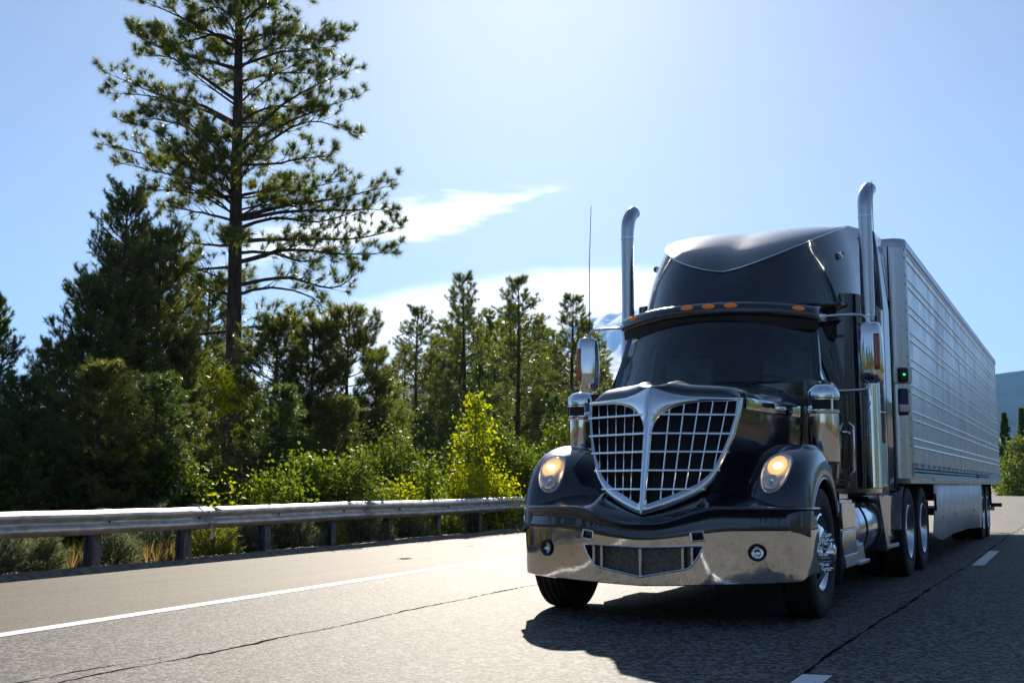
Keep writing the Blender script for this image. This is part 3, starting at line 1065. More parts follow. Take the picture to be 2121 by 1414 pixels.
# windscreen: curved in plan, raked
def ws(s, t):
    """s -1..1 across, t 0..1 up"""
    xb, xt = 0.955, 0.865
    yb = 0.47 + 0.53 * abs(s) ** 2.2
    yt = 0.93 + 0.38 * abs(s) ** 2.2
    x = s * (xb * (1 - t) + xt * t)
    return (x, yb * (1 - t) + yt * t, 1.93 * (1 - t) + 2.66 * t)
P = [[ws(s, t) for s in np.linspace(-1, 1, 25)] for t in np.linspace(0, 1, 7)]
MB().grid(P).build('windshield', M['glass'], cabo, angle=0)
# wiper pair and lower cowl panel
mb = MB()
for s0, s1 in ((-0.62, -0.05), (0.12, 0.72)):
    mb.tube([np.array(ws(s, 0.04 + 0.03 * abs(s - s0))) + np.array([0, -0.025, 0.0]) for s in np.linspace(s0, s1, 9)], 0.009, 6)
    mb.tube([np.array(ws((s0 + s1) / 2 + 0.1, -0.02)) + np.array([0, -0.05, 0]), np.array(ws((s0 + s1) / 2, 0.055)) + np.array([0, -0.03, 0])], 0.008, 6)
mb.split('wiper', M['plastic'], cabo)
P = [[(s * 0.955, 0.40 + 0.56 * abs(s) ** 2.2 - 0.12 * (1 - k), 1.935 - 0.03 * (1 - k) - 0.05 * abs(s) ** 3) for s in np.linspace(-1, 1, 25)] for k in np.linspace(0, 1.6, 6)]
MB().grid(P).build('cowl_panel', M['paint'], cabo, angle=0)
# pillars
mb = MB()
for s in (0.985,):
    pb, pt = np.array(ws(1.0, 0.0)), np.array(ws(1.0, 1.0))
    mb.grid([[pb + (-0.02, -0.014, 0), pb + (0.02, -0.005, 0), pb + (0.05, 0.02, 0), pb + (0.055, 0.06, 0), pb + (0.0, 0.03, 0)],
             [pt + (-0.02, -0.016, 0), pt + (0.02, -0.005, 0), pt + (0.05, 0.02, 0), pt + (0.055, 0.06, 0), pt + (0.0, 0.03, 0)]], cv=True)
mb.mirror().split('windshield_pillar', M['paint'], cabo, angle=35)
# roof of the day cab with the brow
mb = MB()
rows = []
for y, z, hw in ((0.96, 2.64, 0.86), (1.0, 2.70, 0.88), (1.1, 2.74, 0.92), (1.5, 2.80, 0.99), (2.2, 2.86, 1.06)):
    rows.append([(hw * s, y + 0.35 * abs(s) ** 2.4, z - 0.09 * abs(s) ** 4 - (0.06 if abs(s) == 1 else 0)) for s in np.linspace(-1, 1, 21)])
mb.grid(rows)
mb.build('cab_roof', M['paint'], cabo, angle=0)
# visor over the windscreen: dropped brow carrying five amber lamps
def brow(s, k):
    """s across, k down the profile"""
    prof = [(0.12, 2.765), (0.02, 2.762), (-0.05, 2.742), (-0.085, 2.70), (-0.09, 2.655), (-0.075, 2.625), (-0.06, 2.62), (0.0, 2.625)]
    u = np.clip(k, 0, 1) * (len(prof) - 1)
    dy = np.interp(u, range(len(prof)), [q[0] for q in prof]); z = np.interp(u, range(len(prof)), [q[1] for q in prof])
    a = abs(s)
    return np.array((s * 0.968, 0.925 + 0.36 * a ** 2.3 + dy, z - 0.055 * a ** 2.5))
P = [[brow(s, k) for k in np.linspace(0, 1, 15)] for s in np.linspace(-1, 1, 41)]
visor = MB().grid(P).build('sun_visor', M['paint'], cabo, angle=0, solid=0.006)
# dark tinted strip hanging below it
P = [[brow(s, 1.0) + np.array([0, -0.055 + k * 0.03, 0.0 - 0.115 * k * (1 - 0.25 * abs(s) ** 4)]) for k in np.linspace(0, 1, 4)] for s in np.linspace(-0.985, 0.985, 41)]
MB().grid(P).build('visor_shade', M['plastic'], cabo, angle=0)
for s in (-0.83, -0.195, 0.02, 0.235, 0.83):
    c = brow(s, 0.40); c2 = brow(s + 0.01, 0.40); t = (c2 - c) / np.linalg.norm(c2 - c)
    d = brow(s, 0.34) - brow(s, 0.46); d /= np.linalg.norm(d)
    nn_ = np.cross(d, t); nn_ /= np.linalg.norm(nn_)
    if nn_[1] > 0: nn_ = -nn_
    rows = []
    for h_, sc in ((-0.006, 1.0), (0.006, 1.0), (0.017, 0.85), (0.025, 0.55), (0.028, 0.02)):
        rows.append([c + nn_ * h_ + sc * (0.062 * math.cos(a) * t + 0.021 * math.sin(a) * d) for a in np.linspace(0, 2 * np.pi, 22, endpoint=False)])
    MB().grid(rows, cv=True).build('marker_light', M['amber'], visor)
# doors: window frame, glass, handle
for sd in (1, -1):
    mb = MB()
    fr = [(0.965, 1.14, 1.98), (0.885, 1.42, 2.64), (0.93, 2.02, 2.70), (1.005, 2.10, 1.98)]
    xw = lambda y, z: 1.02 - 0.13 * (z - 1.98) / 0.7
    outer = [(0.98, 1.98), (1.36, 2.68), (2.12, 2.72), (2.12, 1.98)]
    def bar(p, q, wd, dp=0.045):
        a = np.array((xw(*p), p[0], p[1])); b = np.array((xw(*q), q[0], q[1]))
        t = (b - a) / np.linalg.norm(b - a); nx = np.array((1.0, 0, 0.18)); nx -= t * (nx @ t); nx /= np.linalg.norm(nx); bb = np.cross(t, nx)
        mb.obox((a + b) / 2, t * np.linalg.norm(b - a) / 2, nx * dp / 2, bb * wd / 2)
    bar((1.36, 2.68), (2.12, 2.71), 0.06); bar((2.10, 2.72), (2.10, 1.98), 0.05); bar((0.98, 1.975), (2.12, 1.975), 0.05)
    if sd < 0: mb.flipx()
    door = mb.build('door', M['paint'], truck, bevel=0.006)
    mb = MB().grid([[(xw(y, 1.98) - 0.01, y, 1.98) for y in (1.0, 1.4, 2.06)], [(xw(y, 2.68) - 0.01, y2, 2.68) for y, y2 in ((1.37, 1.37), (1.6, 1.6), (2.06, 2.06))]])
    if sd < 0: mb.flipx()
    mb.build('door_window', M['sideglass'], door)
    mb = MB().tube([(1.05, 1.72, 1.56), (1.085, 1.74, 1.56), (1.085, 1.90, 1.555), (1.05, 1.92, 1.555)], 0.013, 8)
    if sd < 0: mb.flipx()
    mb.build('door_handle', M['chrome'], door)
    mb = MB().tube([(1.06, 2.02, 1.15), (1.10, 2.03, 1.2), (1.10, 2.03, 1.62), (1.06, 2.02, 1.66)], 0.015, 8)
    mb.tube([(1.055, 0.98, 1.2), (1.085, 0.98, 1.23), (1.085, 0.98, 1.5), (1.055, 0.98, 1.53)], 0.013, 8)
    if sd < 0: mb.flipx()
    mb.split('grab_rail', M['chrome'], door)
    mb = MB().box(1.03, 1.052, 0.90, 2.08, 1.10, 1.115).box(1.03, 1.052, 0.90, 0.91, 1.10, 1.97)
    if sd < 0: mb.flipx()
    mb.build('door_seam', M['plastic'], door)
# inside the cab
mb = MB()
mb.box(-0.9, 0.9, 0.72, 1.08, 1.55, 1.90)
P = [[(s * 0.86, 0.62 + 0.40 * k + 0.35 * abs(s) ** 2, 1.87 + 0.07 * math.sin(math.pi * k)) for s in np.linspace(-1, 1, 15)] for k in np.linspace(0, 1, 6)]
mb.grid(P)
P = [[(x, 2.6, z) for x in (-1.0, 1.0)] for z in (1.0, 2.8)]
mb.grid(P)
mb.grid([[(x, y, 2.66) for x in (-0.86, 0.86)] for y in (1.35, 2.6)])
mb.build('dashboard', M['interior'], cabo, bevel=0.0)
for sd in (1, -1):
    mb = MB()
    mb.obox((sd * 0.50, 1.62, 1.56), (0.26, 0, 0), (0, 0.26, 0.03), (0, 0, 0.07))
    mb.obox((sd * 0.50, 1.93, 1.98), (0.25, 0, 0), (0, 0.06, 0.01), (0, 0.07, 0.40))
    mb.obox((sd * 0.50, 2.00, 2.44), (0.13, 0, 0), (0, 0.05, 0.0), (0, 0.01, 0.10))
    mb.build('seat', M['interior'], cabo, bevel=0.03)
th = np.linspace(0, 2 * np.pi, 33)
mb = MB().tube([(0.50 + 0.22 * math.cos(t), 1.22 - 0.10 * math.sin(t), 1.88 + 0.19 * math.sin(t)) for t in th], 0.014, 8, caps=False)
mb.tube([(0.28, 1.22, 1.88), (0.72, 1.22, 1.88)], 0.02, 6).tube([(0.5, 1.22, 1.88), (0.5, 1.0, 1.70)], 0.03, 8)
mb.build('steering_wheel', M['plastic'], cabo)

# ---- sleeper and roof fairing
SR = 3.62                                     # rear face of the sleeper
mb = MB()
sec = [(0.80, 2.10), (1.03, 2.10), (1.10, 2.14), (1.16, 2.24), (1.19, 2.42), (1.20, 2.8), (1.20, SR - 0.06), (1.17, SR)]
mb.grid([[(x, y, z) for x, y in sec] + [(0, SR, z)] for z in (0.98, 1.6, 2.4, 2.95)])
mb.mirror()
mb.box(-1.16, 1.16, 2.12, SR - 0.02, 0.95, 0.985)
sleeper = mb.build('sleeper_cab', M['paint'], truck, angle=35)
mb = MB()
mb.box(1.196, 1.206, 2.55, 3.35, 1.05, 1.50)                    # locker door, bright trim below
mb.tube([(1.205, 2.55, 1.95), (1.205, 3.1, 1.99)], 0.008, 6).tube([(1.205, 2.5, 1.80), (1.205, 3.5, 1.84)], 0.008, 6)
mb.mirror().split('sleeper_trim', M['chrome'], sleeper)
mb = MB().box(1.202, 1.209, 2.62, 2.86, 1.03, 1.10); mb.build('sticker', M['white'], sleeper)
mb = MB()
for k in range(5):
    mb.box(1.209, 1.2105, 2.645 + 0.04 * k, 2.668 + 0.04 * k, 1.045 + 0.008 * (k % 2), 1.08 - 0.006 * (k % 3))
mb.build('sticker_print', M['red'], sleeper)

# fairing: front shell from the cab roof to a U-shaped crease, then the crown panel behind the crease
sv = np.linspace(-1.55, 1.55, 61)
def fbase(s):
    a = abs(s); q = min(a, 1.0); g_ = max(0, a - 1)
    return np.array((math.copysign(1.10 * (1 - (1 - q) ** 1.4) + 0.12 * g_, s), 1.22 + 1.26 * q ** 2.3 + 2.07 * g_, 2.77 + 0.10 * q ** 2 + 0.02 * g_))
def fcrease(s):
    a = abs(s); q = min(a, 1.0); g_ = max(0, a - 1)
    return np.array((math.copysign(0.93 * (1 - (1 - q) ** 1.55) + 0.20 * g_, s), 1.46 + 1.46 * q ** 2.3 + 1.27 * g_, 3.135 + 0.64 * (1 - (1 - q) ** 1.0) ** 1.45 + 0.13 * g_ / 0.55 * 0.8))
rows = []
for t in np.linspace(0, 1, 15):
    row = []
    for s in sv:
        b, c = fbase(s), fcrease(s)
        q = b * (1 - t) + c * t
        bul = 0.035 * math.sin(math.pi * t) * (0.35 + 0.65 * min(1, abs(s)))
        d = np.array((s, -1.1 + min(1, abs(s)) * 0.6, 0.15)); d /= np.linalg.norm(d)
        row.append(q + d * bul)
    rows.append(row)
fair_rows = rows
mb = MB().grid(rows)
fair = mb.build('roof_fairing', M['paint'], truck, angle=0)
# crown: from crease up and back to the rear edge
rows = []
for t in np.linspace(0, 1, 13):
    row = []
    for s in sv:
        c = fcrease(s)
        a = min(1.55, abs(s))
        rear = np.array((c[0] * 1.0, SR, 3.93 - 0.10 * (abs(c[0]) / 1.02) ** 4))
        rear[2] = max(rear[2], c[2])
        q = c * (1 - t) + rear * t
        q[2] += 0.20 * math.sin(math.pi * t ** 0.75) * (1 - (min(1.05, abs(c[0])) / 1.06) ** 2)
        if t > 0: q[2] -= 0.0
        row.append(q)
    rows.append(row)
rows.append([np.array((q[0], SR, 2.9)) for q in rows[-1]])
MB().grid(rows).build('fairing_crown', M['paint'], fair, angle=60)
MB().tube([fcrease(s) + np.array((0, -0.012, 0.004)) for s in np.linspace(-1.08, 1.08, 61)], 0.007, 8).build('fairing_glint', M['alu'], fair)  # bright metal line standing in for light caught on the crease edge
# seam and lower brow of the fairing, with the dark pocket under it
mb = MB()
rowsb = []
for s in np.linspace(-1.3, 1.3, 41):
    b = fbase(s)
    rowsb.append([b + np.array((0.0, -0.01, 0.0)), b + np.array((0.02 * s, -0.055, 0.004)), b + np.array((0.03 * s, -0.06, -0.02)), b + np.array((0.02 * s, -0.02, -0.045)), b + np.array((-0.05 * s, 0.12, -0.05))])
MB().grid(rowsb).build('fairing_lip', M['paint'], fair, angle=35)
P = [[fbase(s) * np.array((0.97, 1, 0)) + np.array((0, 0.10, z)) for s in np.linspace(-1.55, 1.55, 41)] for z in (2.5, 2.8)]
MB().grid(P).build('fairing_pocket', M['dark'], fair)
for sd in (1, -1):
    c = fair_rows[9][30 + sd * 17] + np.array((0.01 * sd, -0.012, 0.004))
    MB().lathe([(0.02, 0.0), (0.016, 0.02), (0.0, 0.032), (-0.03, 0.036)], 14, 'y', tuple(c)).build('clearance_light', M['chrome'], fair)
# side extenders closing the gap to the trailer
for sd in (1, -1):
    mb = MB()
    P = []
    for z, y1 in ((1.0, 4.02), (2.0, 4.04), (3.0, 4.06), (3.6, 4.05), (3.84, 3.98)):
        xo_ = 1.19 if z < 3.2 else 1.19 - 0.10 * (z - 3.2)
        P.append([(xo_, SR - 0.10, z), (xo_ + 0.012, SR, z), (xo_ + 0.012, y1 - 0.06, z), (xo_ + 0.02, y1, z)])
    mb.grid(P)
    if sd < 0: mb.flipx()
    mb.build('side_extender', M['paint'], truck, solid=0.012, angle=50)
    mb = MB().box(1.20, 1.212, 4.01, 4.05, 1.0, 3.75)
    if sd < 0: mb.flipx()
    mb.build('extender_edge', M['rubber'], truck, bevel=0.003)

# ---- exhaust stacks
for sd in (1, -1):
    mb = MB()
    x0 = 1.255
    P = [(x0, 2.19, z) for z in np.linspace(2.6, 3.74, 6)]
    Q = spline([(x0, 2.19, 3.72), (x0 + 0.002 , 2.195, 3.82), (x0 + 0.006, 2.22, 3.91), (x0 + 0.016, 2.265, 3.985), (x0 + 0.03, 2.33, 4.03)], 12)
    path = np.vstack((P, Q[1:]))
    if sd < 0: path[:, 0] = -(2 * x0 - path[:, 0])          # both tips lean to the same side
    mb.tube(path, np.interp(path[:, 2], [3.7, 3.9, 4.04], [0.066, 0.074, 0.070]), 24)
    stack = mb.build('exhaust_stack', M['steel'], truck, angle=50)
    xs_ = sd * x0
    rows = [(1.03, 0.085), (1.035, 0.092), (1.4, 0.090), (2.0, 0.083), (2.62, 0.078), (2.64, 0.068)]
    MB().lathe(rows, 28, 'z', (xs_, 2.19, 0)).build('heat_shield', M['chrome'], stack, angle=40)
    mb = MB()
    for z in (3.72, 2.72):
        mb.lathe([(z - 0.012, 0.066), (z - 0.01, 0.071), (z + 0.01, 0.071), (z + 0.012, 0.066)], 24, 'z', (xs_, 2.19, 0))
    mb.split('pipe_clamp', M['alu'], stack)

# ---- air cleaners on the cowl sides
for sd in (1, -1):
    cx, cy = 1.11, 0.50
    mb = MB().lathe([(1.235, 0.02), (1.236, 0.112), (1.25, 0.128), (1.26, 0.131), (1.66, 0.131), (1.665, 0.126)], 36, 'z', (cx, cy, 0))
    if sd < 0: mb.flipx()
    ac = mb.build('air_cleaner', M['chrome'], truck, angle=35)
    mb = MB().lathe([(1.66, 0.126), (1.67, 0.141), (1.685, 0.143), (1.69, 0.136), (1.79, 0.136), (1.795, 0.143), (1.81, 0.144), (1.83, 0.143), (1.85, 0.141), (1.88, 0.128), (1.908, 0.10), (1.92, 0.06), (1.924, 0.0)], 36, 'z', (cx, cy, 0))
    if sd < 0: mb.flipx()
    mb.build('air_cleaner_cap', M['chrome'], ac, angle=35)
    mb = MB()
    for a0 in (-118, -38):
        P = [[(cx + 0.1385 * math.cos(R(t)), cy + 0.1385 * math.sin(R(t)), z) for z in (1.698, 1.782)] for t in np.linspace(a0, a0 + 68, 10)]
        mb.grid(P)
    if sd < 0: mb.flipx()
    mb.split('air_cleaner_screen', M['mesh'], ac)
    mb = MB()
    for t in np.linspace(-150, 60, 9):
        mb.lathe([(1.842, 0.014), (1.866, 0.013), (1.868, 0.0)], 8, 'z', (cx + 0.123 * math.cos(R(t)), cy + 0.123 * math.sin(R(t)), 0))
    if sd < 0: mb.flipx()
    mb.split('cap_bolt', M['chrome'], ac)
    mb = MB().box(0.93, 1.0, 0.46, 0.56, 1.3, 1.36).box(0.93, 1.0, 0.46, 0.56, 1.74, 1.80)
    if sd < 0: mb.flipx()
    mb.split('air_cleaner_bracket', M['plastic'], ac, bevel=0.005)

# ---- mirrors on chrome arms
for sd in (1, -1):
    cx, cy = 1.395, 1.36
    rows = []
    for z, sx, sy in ((1.985, 0.045, 0.03), (1.995, 0.075, 0.05), (2.02, 0.098, 0.068), (2.08, 0.110, 0.080), (2.25, 0.114, 0.085), (2.42, 0.110, 0.080), (2.50, 0.100, 0.070), (2.535, 0.082, 0.052), (2.548, 0.05, 0.03), (2.55, 0.005, 0.004)):
        row = []
        for t in np.linspace(0, 2 * np.pi, 32, endpoint=False):
            c, s = math.cos(t), math.sin(t)
            x = sx * math.copysign(abs(c) ** 0.55, c); y = sy * math.copysign(abs(s) ** 0.8, s)
            if y > 0: y = min(y, 0.028)                      # flat glass side faces back
            a = -0.28
            row.append((cx + x * math.cos(a) - y * math.sin(a), cy + x * math.sin(a) + y * math.cos(a), z))
        rows.append(row)
    mb = MB().grid(rows, cv=True)
    if sd < 0: mb.flipx()
    mir = mb.build('mirror', M['chrome'], truck, angle=50)
    mb = MB()
    mb.tube(spline([(0.90, 1.28, 2.60), (1.0, 1.28, 2.615), (1.2, 1.31, 2.62), (1.31, 1.33, 2.615), (1.36, 1.345, 2.59), (1.375, 1.35, 2.53)], 20), 0.014, 10)
    mb.tube(spline([(1.03, 1.2, 1.915), (1.15, 1.24, 1.915), (1.30, 1.31, 1.925), (1.36, 1.34, 1.945), (1.38, 1.35, 2.01)], 18), 0.014, 10)
    if sd < 0: mb.flipx()
    mb.split('mirror_arm', M['alu'], mir)
    mb = MB().grid([[(0.83, 1.16, 2.585), (0.86, 1.15, 2.635)], [(0.93, 1.24, 2.585), (0.93, 1.24, 2.645)], [(1.01, 1.29, 2.60), (1.01, 1.29, 2.63)]])
    if sd < 0: mb.flipx()
    mb.build('mirror_bracket', M['chrome'], mir, solid=0.02)
    mb = MB().grid([[(cx + x * math.cos(-0.28) - 0.031 * math.sin(-0.28) , cy + x * math.sin(-0.28) + 0.031 * math.cos(-0.28), z) for x in (-0.09, 0.09)] for z in (2.05, 2.49)])
    if sd < 0: mb.flipx()
    mb.build('mirror_glass', M['chrome'], mir)
    # amber turn lamp on the outer front edge
    a = -0.28
    P = []
    for z in np.linspace(2.10, 2.43, 8):
        P.append([(cx + x * math.cos(a) - y * math.sin(a), cy + x * math.sin(a) + y * math.cos(a), z) for x, y in ((0.066, -0.078), (0.082, -0.074), (0.096, -0.064), (0.106, -0.050))])
    mb = MB().grid(P)
    if sd < 0: mb.flipx()
    mb.build('turn_lamp', M['amber_dull'], mir, solid=0.006)
    # whip aerials
    mb = MB()
    if sd < 0:
        mb.tube([(-1.385, 1.35, 2.53), (-1.38, 1.36, 2.60)], 0.012, 8)
        mb.tube([(-1.38, 1.36, 2.58), (-1.372, 1.36, 3.3), (-1.352, 1.37, 3.92)], [0.006, 0.0045, 0.003], 6)
    else:
        mb.tube([(1.34, 2.10, 2.60), (1.34, 2.10, 2.70)], 0.012, 8)
        mb.tube([(1.34, 2.10, 2.65), (1.345, 2.10, 3.4), (1.345, 2.12, 4.06)], [0.006, 0.005, 0.003], 6)
        mb.tube([(1.20, 2.3, 2.66), (1.34, 2.1, 2.66)], 0.008, 6)
    mb.build('antenna', M['plastic'], truck)

# ---- chassis, tanks, steps
mb = MB()
for s in (-1, 1):
    mb.box(s * 0.43 - 0.045, s * 0.43 + 0.045, -0.5, 7.1, 0.62, 0.90)
mb.box(-0.35, 0.35, 0.3, 1.9, 0.45, 1.05)
mb.box(-0.9, 0.9, 1.9, 7.0, 0.70, 0.80)
mb.box(-1.05, 1.05, -0.05, 0.05, 0.45, 0.60)
mb.box(-0.5, 0.5, 4.6, 7.0, 0.95, 1.08)                       # fifth wheel plate
mb.tube([(-0.9, 0.0, 0.52), (0.9, 0.0, 0.52)], 0.07, 12)
mb.build('chassis', M['dark'], truck, bevel=0.006)
for sd in (1, -1):
    mb = MB().lathe([(1.92, 0.0), (1.925, 0.26), (1.95, 0.325), (1.98, 0.335), (3.35, 0.335), (3.38, 0.325), (3.40, 0.26), (3.405, 0.0)], 40, 'y', (sd * 0.83, 0, 0.635))
    tank = mb.build('fuel_tank', M['alu'], truck, angle=35)
    mb = MB()
    for y in (2.22, 3.05):
        mb.lathe([(y, 0.337), (y, 0.345), (y + 0.05, 0.345), (y + 0.05, 0.337)], 40, 'y', (sd * 0.83, 0, 0.635))
    mb.split('tank_strap', M['rubber'], tank)
    # battery box with steps ahead of the tank
    mb = MB().box(0.72, 1.13, 0.98, 1.66, 0.40, 0.93)
    mb.box(1.13, 1.16, 1.0, 1.64, 0.67, 0.90).box(1.13, 1.16, 1.0, 1.64, 0.43, 0.655)
    mb.box(0.75, 1.10, 1.0, 1.62, 0.93, 0.985)
    if sd < 0: mb.flipx()
    stp = mb.build('battery_box', M['alu'], truck, bevel=0.008)
    mb = MB().prism([(1.02, 0.44), (1.05, 0.33), (2.10, 0.33), (1.95, 0.52), (1.70, 0.50), (1.66, 0.44)], 'x', 0.95, 1.17)
    mb.box(0.98, 1.20, 1.62, 2.14, 0.325, 0.36)
    if sd < 0: mb.flipx()
    mb.build('step', M['alu_dull'], truck, bevel=0.006)
    mb = MB().prism([(0.78, 1.0), (0.70, 0.42), (0.74, 0.30), (0.95, 0.34), (0.96, 0.9), (0.86, 1.0)], 'x', 1.02, 1.08)
    if sd < 0: mb.flipx()
    mb.build('step_bracket', M['alu_dull'], truck, bevel=0.005)
    # slanted bracket and deck behind the tank
    mb = MB().prism([(3.02, 0.98), (3.18, 0.98), (3.72, 0.42), (3.50, 0.36)], 'x', 1.05, 1.17)
    if sd < 0: mb.flipx()
    mb.build('tank_bracket', M['steel'], truck, bevel=0.006)
    mb = MB().box(0.70, 1.18, 3.55, 4.30, 0.38, 0.42)
    if sd < 0: mb.flipx()
    mb.build('deck_plate', M['alu_dull'], truck, bevel=0.005)
    mb = MB().box(0.62, 1.14, 3.42, 4.34, 0.44, 0.96)
    if sd < 0: mb.flipx()
    mb.build('tool_box', M['paint'], truck, bevel=0.02)
    mb = MB().tube([(0.86, 1.0, 0.27), (0.86, 2.2, 0.26)], 0.085, 16).tube([(0.66, 1.2, 0.27), (0.66, 2.3, 0.26)], 0.085, 16)
    if sd < 0: mb.flipx()
    mb.split('air_tank', M['dark'], truck)
    # black skirt strip under the doors
    mb = MB().box(0.95, 1.05, 0.74, 2.1, 0.985, 1.03).box(1.0, 1.19, 2.1, 3.6, 0.955, 0.985)
    if sd < 0: mb.flipx()
    mb.split('sill_panel', M['plastic'], truck, bevel=0.006)
    # mud guard over the drive wheels
    P = [[(x, 5.0 - 0.60 * math.cos(R(p)), 0.53 + 0.60 * math.sin(R(p))) for x in (0.60, 1.20)] for p in np.linspace(-2, 72, 14)]
    mb = MB().grid(P)
    if sd < 0: mb.flipx()
    mb.build('mud_guard', M['paint'], truck, solid=0.012)


# ---- wheels
def tyre_mb(rad, width, n=64):
    hw = width / 2
    prof = [(-hw * 0.72, rad * 0.60), (-hw * 0.90, rad * 0.66), (-hw, rad * 0.80), (-hw * 0.97, rad * 0.93), (-hw * 0.86, rad * 0.985)]
    for g0 in (-0.56, -0.2, 0.2, 0.56):
        gx_ = g0 * hw
        prof += [(gx_ - 0.012, rad), (gx_ - 0.008, rad - 0.014), (gx_ + 0.008, rad - 0.014), (gx_ + 0.012, rad)]
    prof += [(hw * 0.86, rad * 0.985), (hw * 0.97, rad * 0.93), (hw, rad * 0.80), (hw * 0.90, rad * 0.66), (hw * 0.72, rad * 0.60)]
    return MB().lathe(prof, n, 'x')


def disc_holes(mb, bands, hole_band, nh=10, per=12, duty=(3, 9)):
    """polar disc with hand holes left out"""
    n_ = nh * per
    th = np.linspace(0, 2 * np.pi, n_, endpoint=False)
    rows = np.array([[(a, r_ * math.cos(t), r_ * math.sin(t)) for t in th] for a, r_ in bands])
    K = len(bands)
    F = []
    for i in range(K - 1):
        for j in range(n_):
            jj = j % per
            if hole_band[0] <= i < hole_band[1]:
                edge_ = 1 if i in (hole_band[0], hole_band[1] - 1) else 0
                if duty[0] + edge_ <= jj < duty[1] - edge_:
                    continue
            F.append((i * n_ + j, i * n_ + (j + 1) % n_, (i + 1) * n_ + (j + 1) % n_, (i + 1) * n_ + j))
    mb.add(rows.reshape(-1, 3), F)
    return mb


def steer_wheel():
    root_ = disc_holes(MB().lathe([(0.105, 0.318), (0.118, 0.312), (0.122, 0.298), (0.10, 0.288)], 120, 'x'),
                       [(0.10, 0.288), (0.085, 0.275), (0.092, 0.258), (0.100, 0.24), (0.112, 0.222), (0.124, 0.205), (0.134, 0.186), (0.140, 0.170), (0.142, 0.10), (0.142, 0.085)], (1, 5))
    return root_


def lugs(x, rad, n=10, ln=0.055):
    mb = MB()
    for k in range(n):
        t = 2 * np.pi * k / n + 0.1
        mb.lathe([(x, 0.019), (x + 0.012, 0.020), (x + 0.016, 0.015), (x + ln - 0.012, 0.0145), (x + ln, 0.008), (x + ln + 0.001, 0.0)], 10, 'x', (0, rad * math.cos(t), rad * math.sin(t)))
    return mb


WR = 0.52
for sd in (1, -1):
    mb = steer_wheel()
    if sd < 0: mb.flipx()
    wheel = mb.build('wheel', M['chrome'], truck, loc=(sd * 1.045, 0, WR), angle=40)
    mb = tyre_mb(WR, 0.285)
    if sd < 0: mb.flipx()
    mb.build('tyre', M['rubber'], wheel)
    mb = MB().lathe([(0.10, 0.085), (0.15, 0.085), (0.20, 0.080), (0.205, 0.072), (0.225, 0.068), (0.232, 0.05), (0.234, 0.0)], 30, 'x')
    if sd < 0: mb.flipx()
    mb.build('hub', M['chrome'], wheel)
    mb = lugs(0.141, 0.143)
    if sd < 0: mb.flipx()
    mb.split('lug_nut', M['chrome'], wheel)
    mb = MB().lathe([(0.02, 0.29), (0.02, 0.02)], 32, 'x')
    if sd < 0: mb.flipx()
    mb.build('brake_drum', M['dark'], wheel)


def dual_wheel_parts(flip):
    def fx(mb):
        return mb.flipx() if flip else mb
    rim = disc_holes(MB().lathe([(0.12, 0.318), (0.130, 0.312), (0.132, 0.30), (0.118, 0.288), (0.05, 0.278), (0.0, 0.270), (-0.045, 0.266)], 120, 'x'),
                     [(-0.045, 0.266), (-0.060, 0.255), (-0.064, 0.235), (-0.070, 0.215), (-0.074, 0.195), (-0.076, 0.18), (-0.076, 0.10)], (1, 4))
    tyre = tyre_mb(WR, 0.265)
    for v in tyre.v: pass
    t2 = tyre_mb(WR, 0.265); t2.v = [np.concatenate(t2.v) - np.array([0.335, 0, 0])]
    k = tyre.k
    tyre.v += t2.v; tyre.f += [tuple(i + k for i in q) for q in t2.f]; tyre.mi += t2.mi; tyre.k += t2.k
    hub = lugs(-0.076, 0.143, ln=0.03).lathe([(-0.08, 0.11), (-0.02, 0.105), (0.03, 0.10), (0.05, 0.085), (0.055, 0.0)], 28, 'x')
    return fx(rim), fx(tyre), fx(hub)


def dual_wheel(parent, x, y, sd, proto={}):
    if sd not in proto:
        a, b, c = dual_wheel_parts(sd < 0)
        wheel = a.build('wheel', M['alu'], parent, loc=(sd * x, y, WR), angle=40)
        b.build('tyre', M['rubber'], wheel); c.build('hub', M['alu'], wheel)
        proto[sd] = wheel
        return wheel
    src = proto[sd]
    q = src.copy(); COL.objects.link(q); q.parent = parent; q.location = (sd * x, y, WR)
    for ch in src.children:
        c = ch.copy(); COL.objects.link(c); c.parent = q
    return q


for y in (5.0, 6.3):
    for sd in (1, -1):
        dual_wheel(truck, 1.085, y, sd)
for sd in (1, -1):
    mb = MB().box(0.62, 1.20, 6.98, 6.995, 0.18, 0.85)
    if sd < 0: mb.flipx()
    mb.build('rear_mud_flap', M['rubber'], truck)

